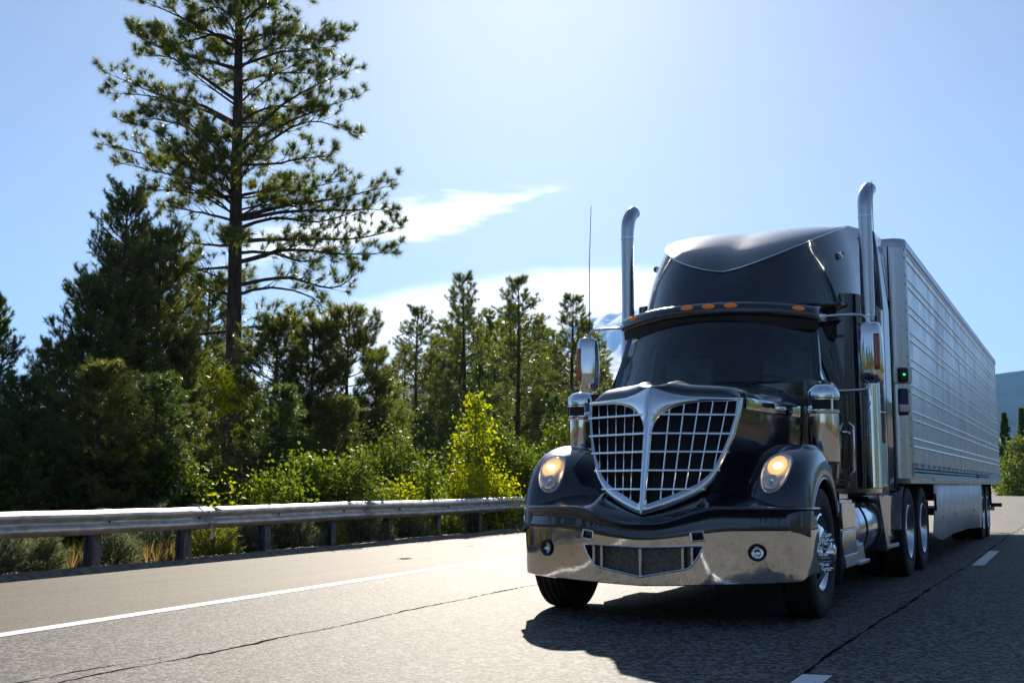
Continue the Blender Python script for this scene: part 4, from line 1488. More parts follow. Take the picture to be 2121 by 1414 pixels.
# ------------------------------------------------------------------ the trailer
trailer = empty('semi_trailer', (TX, TY + 4.60, 0))
tag(trailer, 'silver ribbed refrigerated box trailer coupled behind the black truck', 'trailer')
TL, TW, TZ0, TZ1 = 15.65, 1.31, 1.155, 3.96
for sd in (1, -1):
    # side sheet with pairs of raised ribs
    zs = [TZ0 + 0.16]
    prof = [(1.295, TZ0 + 0.16)]
    zr = []
    for k in range(8):
        zc = TZ0 + 0.40 + k * 0.318
        zr += [zc - 0.048, zc + 0.048]
    for z in zr:
        prof += [(1.296, z - 0.011), (1.311, z - 0.009), (1.311, z + 0.001), (1.296, z + 0.018)]
    prof.append((1.295, TZ1 - 0.10))
    P = [[(x, y, z) for x, z in prof] for y in np.linspace(0.10, TL, 52)]
    mb = MB().grid(P)
    mb.mi = [0 if (k % (len(prof) - 1)) % 4 == 0 else 1 for k in range(len(mb.f))]
    if sd < 0: mb.flipx()
    mb.build('side_wall', [M['skin'], M['rib']], trailer, angle=25)
    mb = MB().box(1.285, 1.318, 0.11, TL, TZ1 - 0.105, TZ1 - 0.01)
    if sd < 0: mb.flipx()
    mb.build('top_rail', M['alu_dull'], trailer, bevel=0.008)
    # bottom rail with rivets
    mb = MB().box(1.285, 1.315, 0.11, TL, TZ0 + 0.0, TZ0 + 0.165).box(1.25, 1.32, 2.2, TL, TZ0 - 0.035, TZ0 + 0.004)
    if sd < 0: mb.flipx()
    if sd > 0:
        for y in np.arange(0.2, 12.0, 0.085):
            for z in (TZ0 + 0.045, TZ0 + 0.085):
                mb.box(1.3155, 1.319, y, y + 0.028, z, z + 0.018, 1)
    rail_o = mb.build('bottom_rail', [M['alu'], M['dark']], trailer)
    if sd > 0:
        mb = MB()
        for i, y in enumerate(np.arange(0.28, 13.0, 0.62)):
            mb.box(1.3145, 1.319, y, y + 0.26, TZ0 + 0.118, TZ0 + 0.158)
        mb.split('reflector_tape', M['red'], rail_o, smooth=False)
        mb = MB().box(1.31, 1.33, 9.05, 9.25, TZ0 + 0.03, TZ0 + 0.10); mb.build('side_marker', M['plastic'], rail_o, bevel=0.004)
    # rounded bright corner post at the front
    P = []
    for z in (TZ0 - 0.02, TZ0 + 0.5, 2.5, TZ1 - 0.10, TZ1 - 0.02):
        P.append([(1.318, 0.16, z)] + [(1.138 + 0.18 * math.sin(R(a)), 0.18 - 0.18 * math.cos(R(a)), z) for a in np.linspace(90, 0, 12)] + [(1.08, 0.0, z)])
    mb = MB().grid(P)
    if sd < 0: mb.flipx()
    mb.build('corner_post', M['steel'], trailer, angle=50)
    # skirt
    P = []
    for y in np.linspace(2.6, 10.55, 18):
        t = (y - 2.6) / 7.95
        zb = 0.40 - 0.12 * sstep(t, 0.0, 0.10) + 0.10 * t * 0 + (0.06 * math.sin(t * math.pi) if t > 0.1 else 0) - 0.03 * t
        P.append([(1.24 + 0.012 * math.sin(y * 2.2), y, zb), (1.262, y, 0.75), (1.262, y, TZ0 - 0.02)])
    mb = MB().grid(P)
    if sd < 0: mb.flipx()
    sk = mb.build('side_skirt', M['white'], trailer, solid=0.012)
    if sd > 0:
        mb = MB()
        for y in (3.6, 5.4, 7.1, 8.6, 8.7):
            mb.lathe([(1.262, 0.028), (1.272, 0.024), (1.274, 0.0)], 14, 'x', (0, y, 0.62))
        mb.split('skirt_bolt', M['alu_dull'], sk)
    mb = MB().box(0.6, 1.22, 13.05, 13.07, 0.2, 1.1).box(1.22, 1.44, 13.4, 13.46, 0.60, 0.68).box(0.9, 1.24, 13.4, 13.46, 0.62, 1.1)
    if sd < 0: mb.flipx()
    mb.build('rear_bracket', M['plastic'], trailer)
# roof, nose, back, floor
mb = MB().box(-1.30, 1.30, 0.16, TL, TZ1 - 0.02, TZ1).box(-1.28, 1.28, TL - 0.01, TL + 0.03, TZ0, TZ1 - 0.01).box(-1.28, 1.28, 0.1, TL - 0.02, TZ0 - 0.08, TZ0 + 0.02)
body = mb.build('box_body', M['alu_dull'], trailer, bevel=0.006)
mb = MB().box(-1.09, 1.09, 0.004, 0.03, TZ0, TZ1 - 0.03).box(-1.12, 1.12, 0.03, 0.1, TZ0, TZ1 - 0.02)
mb.build('front_wall', M['alu_dull'], trailer, bevel=0.004)
mb = MB().box(-0.95, 0.95, -0.40, 0.0, 1.9, 3.75); mb.build('cooling_unit', M['white'], trailer, bevel=0.05)
# corner cap with its curved radius
mb = MB()
P = []
for rr, z in ((0.18, TZ1 - 0.11), (0.185, TZ1 - 0.03), (0.17, TZ1 - 0.005), (0.14, TZ1 + 0.003)):
    P.append([(1.138 + rr * math.sin(R(a)), 0.18 - rr * math.cos(R(a)), z) for a in np.linspace(90, 0, 12)] + [(-1.138 - rr * math.sin(R(a)), 0.18 - rr * math.cos(R(a)), z) for a in np.linspace(0, 90, 12)])
MB().grid(P).build('corner_cap', M['alu_dull'], trailer, angle=40)
# status lamp box on the front corner
mb = MB()
def corner_pt(a, rr=0.185):
    return np.array((1.138 + rr * math.sin(R(a)), 0.18 - rr * math.cos(R(a)), 0))
a0 = 32
c = corner_pt(a0, 0.215); nrm = np.array((math.sin(R(a0)), -math.cos(R(a0)), 0)); tg = np.array((math.cos(R(a0)), math.sin(R(a0)), 0)); up = np.array((0, 0, 1.0))
sb = MB().obox(c + up * 2.33, tg * 0.06, nrm * 0.03, up * 0.085).build('status_lamp', M['plastic'], trailer, bevel=0.02)
MB().obox(c + up * 2.33 + nrm * -0.02 , tg * 0.115, nrm * 0.012, up * 0.095).build('lamp_bracket', M['alu_dull'], sb, bevel=0.006)
MB().obox(c + up * 2.335 + nrm * 0.031, tg * 0.013, nrm * 0.004, up * 0.010).build('green_lens', M['green'], sb)
c2 = corner_pt(a0, 0.20)
cy2 = MB().obox(c2 + up * 2.02, tg * 0.058, nrm * 0.03, up * 0.155).build('document_holder', M['navy'], trailer, bevel=0.02)
MB().obox(c2 + up * 1.945 + nrm * 0.004, tg * 0.062, nrm * 0.03, up * 0.045).build('holder_label', M['white'], cy2, bevel=0.012)
# landing gear and running gear
mb = MB()
for s in (-1, 1):
    mb.box(s * 0.95 - 0.06, s * 0.95 + 0.06, 2.55, 2.67, 0.35, 1.1).box(s * 0.95 - 0.14, s * 0.95 + 0.14, 2.47, 2.75, 0.30, 0.35)
mb.tube([(1.0, 2.60, 0.93), (1.27, 2.60, 0.93), (1.27, 2.60, 0.72)], 0.018, 8)
mb.box(-0.95, 0.95, 2.58, 2.64, 0.7, 0.78)
mb.build('landing_gear', M['dark'], trailer, bevel=0.006)
mb = MB()
for s in (-1, 1):
    mb.box(s * 0.5 - 0.06, s * 0.5 + 0.06, 0.6, 14.5, 0.85, 1.1)
mb.box(-1.0, 1.0, 10.8, 13.0, 0.75, 0.9)
for y in (11.2, 12.45):
    mb.tube([(-0.9, y, 0.52), (0.9, y, 0.52)], 0.065, 10)
mb.build('subframe', M['dark'], trailer)
for y in (11.2, 12.45):
    for sd in (1, -1):
        dual_wheel(trailer, 1.10, y, sd)
mb = MB()
for s in (-1, 1):
    mb.box(s * 0.8 - 0.04, s * 0.8 + 0.04, TL - 0.15, TL - 0.05, 0.5, 1.1)
mb.box(-1.15, 1.15, TL - 0.15, TL - 0.05, 0.48, 0.58).build('underride_guard', M['alu_dull'], trailer)

# ------------------------------------------------------------------ guardrail
gr = empty('guardrail', (float(rail_x(14)), 14.0, 0))
tag(gr, 'galvanised w-beam guardrail on steel posts along the left shoulder', 'guardrail')
gy0 = 14.0
post_y = [6.2, 8.1, 10.05, 11.99, 13.87, 15.91, 17.95, 20.05, 22.2, 24.32, 26.3, 28.3, 30.3, 32.3, 34.3, 36.3, 38.3]
wprof = [(0.000, -0.156), (0.012, -0.152), (0.030, -0.135), (0.075, -0.105), (0.083, -0.090), (0.083, -0.070), (0.075, -0.055), (0.020, -0.018), (0.008, 0.0), (0.020, 0.018), (0.075, 0.055), (0.083, 0.070), (0.083, 0.090), (0.075, 0.105), (0.030, 0.135), (0.012, 0.152), (0.0, 0.156)]
def rail_pt(y):
    return float(rail_x(y)), 0.590 + 0.0018 * (y - 10) + 0.006 * math.sin(y * 0.8)
segs = [-3.9, 0.0, 3.9, 7.8, 13.95, 18.3, 22.1, 25.9, 29.8, 33.7, 38.6]
seg_y = [-4.0, 1.5, 7.6, 13.98, 18.65, 24.6, 30.6, 38.6]
for i in range(len(seg_y) - 1):
    y0, y1 = seg_y[i], seg_y[i + 1] + 0.16
    P = []
    for y in np.linspace(y0, y1, 14):
        x, z = rail_pt(y)
        lap = 0.004 if y > y1 - 0.2 else 0.0
        z += rng.normal(0, 0.0025); x += rng.normal(0, 0.004)
        P.append([(x - float(rail_x(14)) + a + lap, y - gy0, z + b) for a, b in wprof])
    o = MB().grid(P).build('rail_beam', M['galv'], gr, solid=0.004, angle=0)
    mb = MB()
    x, z = rail_pt(y1 - 0.08)
    for dy in (-0.14, -0.03):
        for b in (-0.09, -0.03, 0.03, 0.09):
            mb.lathe([(0.0, 0.014), (0.010, 0.012), (0.012, 0.0)], 8, 'x', (x - float(rail_x(14)) + (0.084 if abs(b) > 0.05 else 0.03), y1 + dy - gy0, z + b))
    mb.split('bolt', M['post'], o)
for y in post_y:
    x, z = rail_pt(y)
    x -= float(rail_x(14))
    mb = MB()
    yy = y - gy0
    j = rng.normal(0, 0.008)
    mb.box(x - 0.20, x - 0.185, yy - 0.075, yy + 0.075, -0.25, z + 0.10).box(x - 0.345, x - 0.33, yy - 0.075, yy + 0.075, -0.25, z + 0.10)
    mb.box(x - 0.330, x - 0.20, yy - 0.006 + j, yy + 0.006 + j, -0.25, z + 0.10)
    mb.box(x - 0.183, x - 0.012, yy - 0.07, yy + 0.07, z - 0.17, z + 0.165)
    po = mb.build('post', M['post'], gr, bevel=0.003)
    MB().lathe([(x + 0.012, 0.022), (x + 0.024, 0.019), (x + 0.028, 0.0)], 10, 'x', (0, yy, z)).build('bolt', M['dark'], po)
# loop of wire with a hanging tag on the splice
x, z = rail_pt(14.05); x -= float(rail_x(14))
mb = MB().tube(spline([(x + 0.10, 0.05, z - 0.19), (x + 0.095, 0.06, z), (x + 0.10, 0.03, z + 0.13), (x + 0.02, -0.05, z + 0.175), (x - 0.05, -0.22, z + 0.20)], 16), 0.006, 6)
mb.box(x + 0.095, x + 0.105, 0.03, 0.075, z - 0.30, z - 0.18)
mb.build('wire_tie', M['galv'], gr)

# ------------------------------------------------------------------ vegetation
FX, FY = -math.sin(YAW), math.cos(YAW)
RX, RY = math.cos(YAW), math.sin(YAW)


def spot(px, depth):
    """ground point seen in column px of the photograph at a given distance"""
    k = (px - 1060.5) / 2500.0
    return depth * (FX + RX * k), depth * (FY + RY * k)


def rail_depth(px):
    """distance of the guardrail in a column of the photograph"""
    k = (px - 1060.5) / 2500.0
    ux, uy = FX + RX * k, FY + RY * k
    return (-11.35 + 0.055 * 10.2) / (ux + 0.055 * uy)


def top_h(py, depth):
    return CAM_H + depth * (1004.0 - py) / 2500.0


M['needle'] = leafmat('pine_needles', (0.0537, 0.0918, 0.0235), (0.11, 0.1565, 0.0353), (0.2077, 0.2023, 0.055), 0.42, 0.38, 0.8, (1.9, 1.8, 0.6))
M['needle_brown'] = leafmat('tawny_needles', (0.069, 0.102, 0.0242), (0.1208, 0.1468, 0.0374), (0.23, 0.2086, 0.0682), 0.45, 0.38, 0.8, (1.8, 1.85, 0.6))
M['needle_dark'] = leafmat('dark_needles', (0.0384, 0.0785, 0.0291), (0.0846, 0.1428, 0.0438), (0.1538, 0.1964, 0.0534), 0.42, 0.38, 0.7, (1.6, 1.7, 0.6))
M['leaf_bright'] = leafmat('sunlit_leaves', (0.1418, 0.189, 0.013), (0.241, 0.27, 0.0173), (0.3685, 0.3375, 0.027), 0.62, 0.55, 0.18, (1.9, 1.9, 0.35))
M['leaf_yellow'] = leafmat('yellow_leaves', (0.1822, 0.243, 0.0162), (0.2815, 0.3281, 0.0194), (0.3478, 0.3281, 0.0216), 0.60, 0.55, 0.18, (1.6, 1.55, 0.35))
M['leaf_green'] = leafmat('bush_leaves', (0.0569, 0.0987, 0.0139), (0.1056, 0.1526, 0.0208), (0.1787, 0.2064, 0.0347), 0.45, 0.55, 0.18, (1.8, 1.9, 0.5))
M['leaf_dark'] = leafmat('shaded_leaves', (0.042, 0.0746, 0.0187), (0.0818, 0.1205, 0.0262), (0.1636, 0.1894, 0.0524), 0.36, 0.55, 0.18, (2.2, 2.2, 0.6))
M['sage'] = leafmat('sage_leaves', (0.12, 0.15, 0.102), (0.192, 0.228, 0.156), (0.264, 0.276, 0.18), 0.40, 0.7, 0.2, (1.1, 1.1, 0.7))
M['sage_green'] = leafmat('rabbitbrush_leaves', (0.13, 0.162, 0.042), (0.221, 0.2565, 0.06), (0.312, 0.3105, 0.096), 0.50, 0.6, 0.2, (1.2, 1.2, 0.5))
M['straw'] = leafmat('dry_grass', (0.264, 0.204, 0.084), (0.396, 0.3, 0.132), (0.312, 0.264, 0.072), 0.50, 0.6, 0.2, (1.2, 1.1, 0.7))
M['litter'] = leafmat('fallen_needles', (0.10, 0.035, 0.016), (0.16, 0.06, 0.028), (0.24, 0.12, 0.06), 0.1, 0.7, 0.2, (1, 1, 1))


def unit(n):
    v = rng.normal(0, 1, (n, 3))
    return v / np.linalg.norm(v, axis=1)[:, None]


def tufts(C, D, n, L, wd, spread, back=0.10):
    """n needle triangles round every tuft"""
    C = np.asarray(C, float); D = np.asarray(D, float)
    k = len(C)
    d = D[:, None, :] + spread * rng.normal(0, 1, (k, n, 3))
    d /= np.linalg.norm(d, axis=2, keepdims=True)
    ln = L * rng.uniform(0.65, 1.1, (k, n, 1))
    base = C[:, None, :] - D[:, None, :] * (rng.uniform(0, 1, (k, n, 1)) * back)
    wv = np.cross(d, rng.normal(0, 1, (k, n, 3)))
    wv *= wd / 2 / (np.linalg.norm(wv, axis=2, keepdims=True) + 1e-9)
    V = np.stack((base - wv, base + wv, base + d * ln), 2).reshape(-1, 3)
    return V, np.arange(len(V)).reshape(-1, 3)


def leaves(C, size, flat=0.0, asp=0.62):
    """one small diamond leaf at every centre"""
    C = np.asarray(C, float); k = len(C)
    a = unit(k)
    b = np.cross(a, unit(k)); b /= np.linalg.norm(b, axis=1)[:, None] + 1e-9
    if flat:
        a[:, 2] *= 1 - flat; b[:, 2] *= 1 - flat
    s = size * rng.uniform(0.6, 1.25, (k, 1))
    V = np.stack((C - a * s, C + b * s * asp, C + a * s, C - b * s * asp), 1).reshape(-1, 3)
    return V, np.arange(len(V)).reshape(-1, 4)


def limb_sub(path, r0, sub, Lsub, wood, tc, td, t0=0.3, up=0.25, droop=0.0, forks=2):
    """twigs along a limb; tuft points at the twig ends"""
    path = np.asarray(path)
    n = len(path)
    seglen = np.linalg.norm(np.diff(path, axis=0), axis=1).sum()
    for k in range(sub):
        t = t0 + (1 - t0) * (k + rng.uniform(0, 1)) / sub
        i = min(int(t * (n - 1)), n - 2); u = t * (n - 1) - i
        p = path[i] * (1 - u) + path[i + 1] * u
        tg = path[i + 1] - path[i]; tg /= np.linalg.norm(tg) + 1e-9
        side = np.cross(tg, (0, 0, 1.0)); side /= np.linalg.norm(side) + 1e-9
        sg = 1 if k % 2 else -1
        ra = rng.normal(0, 0.75)
        side = side * math.cos(ra) + np.cross(side, tg) * math.sin(ra)
        L = Lsub * (1.0 - 0.62 * t) * rng.uniform(0.6, 1.3) * (0.6 + 0.4 * min(1, t / 0.5))
        d = tg * rng.uniform(0.5, 1.1) + side * sg * rng.uniform(0.3, 1.0) + np.array((0, 0, up * rng.uniform(0.1, 2.0) - droop))
        d /= np.linalg.norm(d)
        q1 = p + d * L * 0.55
        d2 = d + np.array((0, 0, up * rng.uniform(0.3, 1.3)))
        d2 /= np.linalg.norm(d2)
        q2 = q1 + d2 * L * 0.45
        wood.append(((p, q1, q2), (r0 * 0.32 * (1.2 - t) + 0.005, 0.006, 0.003)))
        tc.append(q2); td.append(d2)
        for _ in range(forks):
            b = p + (q2 - p) * rng.uniform(0.35, 0.95)
            e = d2 + rng.normal(0, 0.6, 3) + np.array((0, 0, up * 0.8)); e /= np.linalg.norm(e)
            q = b + e * L * rng.uniform(0.2, 0.45)
            wood.append(((b, q), (0.005, 0.003)))
            tc.append(q); td.append(e)
    tg = path[-1] - path[-2]; tg /= np.linalg.norm(tg) + 1e-9
    tc.append(path[-1]); td.append(tg)


def wood_mesh(name, mat, trunk, wood, parent, nt=14):
    mb = MB()
    if trunk is not None:
        mb.tube(trunk[0], trunk[1], nt)
    for P, r in wood:
        mb.tube(P, np.array(r), 5 if max(r) > 0.012 else 3, caps=False)
    return mb.build(name, mat, parent, fixn=False, angle=0)


# ---- the tall ponderosa: limbs measured on the photograph, depth of each chosen freely
PD = 47.0
pm = PD / 2500.0
bx, by = spot(481, PD)
pine0 = empty('pine_tree', (bx, by, -0.2), YAW)
tag(pine0, 'tallest pine, open crown and dark bare trunk cut off by the top edge', 'tree', 'pines beside the highway')
def lz(y): return CAM_H + 0.2 + (1004 - y) * pm
def lx(x): return (x - 490) * pm
tz = np.array([1110, 1000, 800, 600, 400, 200, 0, -200, -330])
trunk = (np.stack(([lx(v) for v in (494, 492, 490, 488, 486, 484, 481, 480, 480)], 0.03 * np.sin(tz * 0.01), [lz(v) for v in tz]), 1), np.array([0.44, 0.39, 0.33, 0.28, 0.235, 0.19, 0.145, 0.085, 0.03]))
LIMBS = [(119, (306, 60), (231, 12)), (20, (440, -10), (385, 15)), (60, (430, 40), (350, 60), (300, 30)), (75, (400, 30), (240, -40)), (240, (400, 195), (314, 170), (183, 113)), (190, (400, 130), (340, 90), (255, 75)), (250, (420, 215), (330, 190), (215, 182)),
         (340, (400, 320), (337, 309), (250, 285), (167, 262)), (330, (420, 270), (330, 240), (260, 250)), (420, (420, 370), (340, 350), (232, 325)), (400, (400, 390), (290, 380)), (450, (400, 425), (300, 402)), (505, (410, 505), (326, 500)),
         (550, (400, 560), (330, 600)), (610, (420, 600), (360, 640), (290, 630)), (684, (400, 690), (330, 690), (268, 700)), (760, (440, 750), (380, 770)),
         (60, (560, 30), (640, 40), (706, 30)), (20, (560, -20), (680, -30)), (115, (560, 90), (620, 85), (694, 80)), (80, (520, 40), (590, 0)), (150, (540, 130), (610, 120), (660, 130)), (293, (570, 200), (640, 150), (733, 103)), (300, (570, 240), (640, 200), (733, 158)), (337, (570, 260), (640, 225), (730, 245)),
         (330, (560, 330), (620, 320), (686, 313)), (240, (540, 200), (600, 190), (650, 205)), (400, (540, 380), (620, 370), (700, 345)), (447, (580, 415), (700, 390), (813, 356)), (450, (600, 430), (700, 425), (813, 424)), (495, (600, 490), (740, 490), (837, 467)), (470, (560, 440), (660, 440), (760, 400)),
         (542, (600, 515), (720, 525), (825, 523)), (520, (560, 520), (640, 540), (720, 505)), (590, (600, 575), (700, 600), (760, 560)), (610, (560, 595), (640, 610), (690, 650)), (680, (560, 670), (640, 640)), (730, (560, 720), (640, 705))]
wood, tc, td = [], [], []
for i, Lb in enumerate(LIMBS):
    ys = Lb[0]
    pts = [(lx(np.interp(ys, [0, 1000], [481, 492])), 0.0, lz(ys))]
    dep = rng.uniform(-1, 1) * 1.5
    K = len(Lb) - 1
    for j, (x, y) in enumerate(Lb[1:]):
        pts.append((lx(x), dep * (j + 1) / K, lz(y)))
    P = spline(pts, 12)
    P[1:-1] += rng.normal(0, 0.012, (len(P) - 2, 3))
    Lm = abs(lx(Lb[-1][0])) * 0.65 + 0.3
    r0 = 0.034 + 0.015 * Lm
    wood.append((P, np.linspace(r0, 0.008, len(P))))
    lower = ys > 600
    limb_sub(P, r0, int((9 if lower else 12) + Lm * (1.8 if lower else 3.0)), 1.45, wood, tc, td, 0.24, 0.42, 0.10, 2)
for k in range(64):                                                    # limbs towards and away from the viewer
    ys = rng.uniform(-250, 640)
    L = np.interp(ys, [-300, -100, 150, 450, 640], [1.0, 2.6, 4.1, 5.0, 3.7]) * rng.uniform(0.6, 1.05)
    a = rng.choice([-1, 1]) * math.pi / 2 + rng.normal(0, 0.55)
    if ys < -40: a = rng.uniform(0, 6.28)
    z0 = lz(ys)
    d = np.array((math.cos(a), math.sin(a), 0))
    P = spline([(lx(484), 0, z0), d * L * 0.4 + np.array((lx(484), 0, z0 + 0.12 * L)), d * L + np.array((lx(484), 0, z0 + L * rng.uniform(0.1, 0.45)))], 9)
    wood.append((P, np.linspace(0.05, 0.010, len(P))))
    limb_sub(P, 0.05, int(8 + L * 2.0), 1.4, wood, tc, td, 0.3, 0.42, 0.1, 2)
for k in range(14):                                                    # dead stubs on the lower trunk
    ys = rng.uniform(560, 900); a = rng.uniform(0, 6.28); L = rng.uniform(0.3, 1.3)
    P = spline([(lx(490), 0, lz(ys)), (lx(490) + L * 0.5 * math.cos(a), L * 0.5 * math.sin(a), lz(ys) - 0.02), (lx(490) + L * math.cos(a), L * math.sin(a), lz(ys) - rng.uniform(-0.1, 0.3))], 6)
    wood.append((P, np.linspace(0.014, 0.004, 6)))
wood_mesh('trunk', M['bark'], trunk, wood, pine0, 18)
V, F = tufts(tc, td, 46, 0.34, 0.018, 0.85, 0.16)
fast_mesh('crown', V, F, M['needle'], pine0)


def gen_pine(H, Rc, z0, tr, seed, dens=1.0, needle=0.17, nn=26, nw=0.009, mat='needle', bare=0.0, taper=1.0, fine=1.0, tip=0.5, up0=0.5, sub_l=0.55, name='pine_tree', bark='bark', spread=0.65, forks=1):
    """a conifer: whorls of limbs, longest low down, needle tufts on the twigs"""
    global rng
    keep = rng; rng = np.random.default_rng(seed)
    root_ = empty(name)
    wood, tc, td = [], [], []
    lean = rng.normal(0, 0.015, 2)
    zz = np.linspace(0, H, 9)
    tp = np.stack((lean[0] * zz + 0.02 * np.sin(zz * 0.9 + seed), lean[1] * zz, zz - 0.25), 1)
    trad = tr * (1 - zz / H) ** 0.8 + 0.008
    z = z0
    while z < H - 0.15:
        t = (z - z0) / (H - z0)
        Lw = Rc * ((1 - t) ** taper) * (0.55 + 0.45 * min(1, t * 5 + bare)) + 0.10
        nb = int(rng.integers(3, 6))
        a0 = rng.uniform(0, 6.28)
        for b in range(nb):
            a = a0 + 6.28 * b / nb + rng.normal(0, 0.3)
            L = Lw * rng.uniform(0.55, 1.15)
            e = np.interp(t, [0, 0.5, 1], [-0.05, 0.25, up0 + 0.4]) + rng.normal(0, 0.12)
            d = np.array((math.cos(a), math.sin(a), e))
            c = np.array((np.interp(z, zz, tp[:, 0]), np.interp(z, zz, tp[:, 1]), z - 0.25))
            P = spline([c, c + d * L * 0.5 + (0, 0, 0.0), c + d * L * (1, 1, 1) + np.array((0, 0, 0.16 * L))], 7)
            r0 = 0.006 + 0.012 * L
            wood.append((P, np.linspace(r0, 0.004, 7)))
            limb_sub(P, r0, max(3, int((3 + L * 7) * dens)), sub_l * (0.35 + 0.65 * min(1, L)), wood, tc, td, 0.25, 0.3, 0.05, forks)
        z += rng.uniform(0.20, 0.42) * fine * (1.2 - 0.5 * t)
    for k in range(6):
        tc.append((tp[-1][0], tp[-1][1], H - 0.25 - 0.06 * k)); td.append((0, 0, 1.0))
    wood_mesh('trunk', M[bark], (tp, trad), wood, root_, 9)
    V, F = tufts(tc, np.array(td), nn, needle, nw, spread, 0.14)
    fast_mesh('crown', V, F, M[mat], root_)
    rng = keep
    return root_


def clone(root_, loc, rz, sc, label=None, group=None, mat=None):
    c = root_.copy(); COL.objects.link(c)
    c.location = loc; c.rotation_euler = (0, 0, rz); c.scale = (sc, sc, sc) if np.isscalar(sc) else sc
    for ch in root_.children:
        q = ch.copy(); COL.objects.link(q); q.parent = c
    if label: c['label'] = label
    if group: c['group'] = group
    return c


def place(root_, px, depth, top, H, rz=0.0, wid=1.0, gz=-0.2):
    x, y = spot(px, depth)
    s = (top_h(top, depth) - gz) / H
    root_.location = (x, y, gz); root_.rotation_euler = (0, 0, rz)
    root_.scale = (s * wid, s * wid, s)
    return root_


# slim pines behind, tops against the cloud
PINE_G = 'pines beside the highway'
A = gen_pine(9.0, 1.75, 2.0, 0.11, 11, dens=0.8, sub_l=0.7, taper=0.75, needle=0.20, nn=22, nw=0.014, fine=1.0)
B = gen_pine(9.0, 1.5, 1.4, 0.10, 12, dens=0.85, sub_l=0.65, taper=0.8, needle=0.19, nn=22, nw=0.014, fine=0.9)
Cc = gen_pine(9.0, 1.9, 1.2, 0.12, 13, dens=0.85, sub_l=0.7, needle=0.18, nn=22, nw=0.014, mat='needle_dark', fine=0.8, taper=0.9)
SLIM = [(A, 858, 46, 622, 0.0, 1.0, 'slim pine with gappy crown, first one right of the brownish young pine'),
        (B, 905, 54, 690, 0.5, 1.0, 'short slim pine between the gappy pine and the tallest far pine'),
        (Cc, 940, 58, 625, 1.0, 0.9, 'dark narrow conifer close on the left of the tallest far pine'),
        (A, 968, 52, 552, 2.1, 0.85, 'tallest of the far pines, spindly tip standing on the white cloud'),
        (B, 1014, 58, 628, 1.7, 0.9, 'thin far pine between the two tallest far pines'),
        (A, 1074, 47, 560, 3.6, 0.95, 'far pine with a straight dark trunk and pointed broad crown'),
        (Cc, 1108, 56, 640, 2.6, 0.8, 'dense far conifer just right of the pine with the straight dark trunk'),
        (B, 1142, 60, 700, 0.9, 0.9, 'low far pine left of the rightmost tall pine, near the mirror'),
        (A, 1178, 50, 597, 5.0, 0.95, 'rightmost tall far pine, beside the whip antenna of the truck'),
        (B, 1238, 56, 700, 4.2, 1.0, 'far pine seen between the chrome mirror and the windshield'),
        (Cc, 985, 44, 745, 0.3, 1.0, 'mid height dark conifer in front of the tallest far pine'),
        (Cc, 820, 50, 760, 3.9, 1.0, 'low dark conifer left of the gappy slim pine'),
        (Cc, 1040, 52, 720, 5.2, 1.0, 'dark conifer filling the gap left of the straight trunked pine'),
        (B, 1200, 44, 800, 2.2, 1.2, 'bushy low pine above the passenger side fender of the truck'),
        (Cc, 1130, 43, 815, 1.2, 1.2, 'broad low dark conifer behind the light green sapling'),
        (Cc, 900, 40, 850, 4.4, 1.2, 'broad low dark conifer behind the yellow sapling')]
for i_, (px, top) in enumerate([(835, 700), (880, 745), (925, 660), (955, 700), (1000, 680), (1030, 655), (1055, 690), (1090, 625), (1125, 670), (1155, 740), (1195, 660), (1215, 735), (1255, 755)]):
    SLIM.append(((B, Cc, A)[i_ % 3], px, 62 + 3 * (i_ % 4), top, 0.7 * i_, 1.15, 'one of the dark pines crowded deeper in the stand behind the slim pines'))
used = set()
for (p0, px, dep, top, rz, wid, lab) in SLIM:
    t = p0 if id(p0) not in used else clone(p0, (0, 0, 0), 0, 1)
    used.add(id(p0))
    place(t, px, dep, top, 9.0, rz, wid * 1.2)
    tag(t, lab, 'tree', 'far pines behind the yellow sapling')

# young brownish pine right of the tall one
t = gen_pine(4.6, 1.25, 0.9, 0.06, 21, dens=1.05, needle=0.16, nn=30, nw=0.008, mat='needle_brown', fine=0.62, taper=0.6, sub_l=0.7, forks=2)
place(t, 716, 32, 628, 4.6, 0.4, 1.0); tag(t, 'young brownish pine with thin dark stem right of the tall pine', 'tree', PINE_G)
t = gen_pine(4.2, 1.1, 0.5, 0.05, 22, dens=1, needle=0.15, nn=28, nw=0.008, mat='needle_brown', fine=0.6, taper=0.7, sub_l=0.6, forks=2)
place(t, 640, 33, 640, 4.2, 2.0, 1.15); tag(t, 'tawny young pine half hidden behind the tall pine trunk', 'tree', PINE_G)
t = gen_pine(4.2, 0.9, 0.6, 0.05, 23, dens=1, needle=0.15, nn=28, nw=0.008, mat='needle_brown', fine=0.6, taper=0.7, sub_l=0.6, forks=2)
place(t, 775, 33, 705, 4.2, 1.0, 1.0); tag(t, 'small tawny pine with a limb reaching toward the gappy slim pine', 'tree', PINE_G)
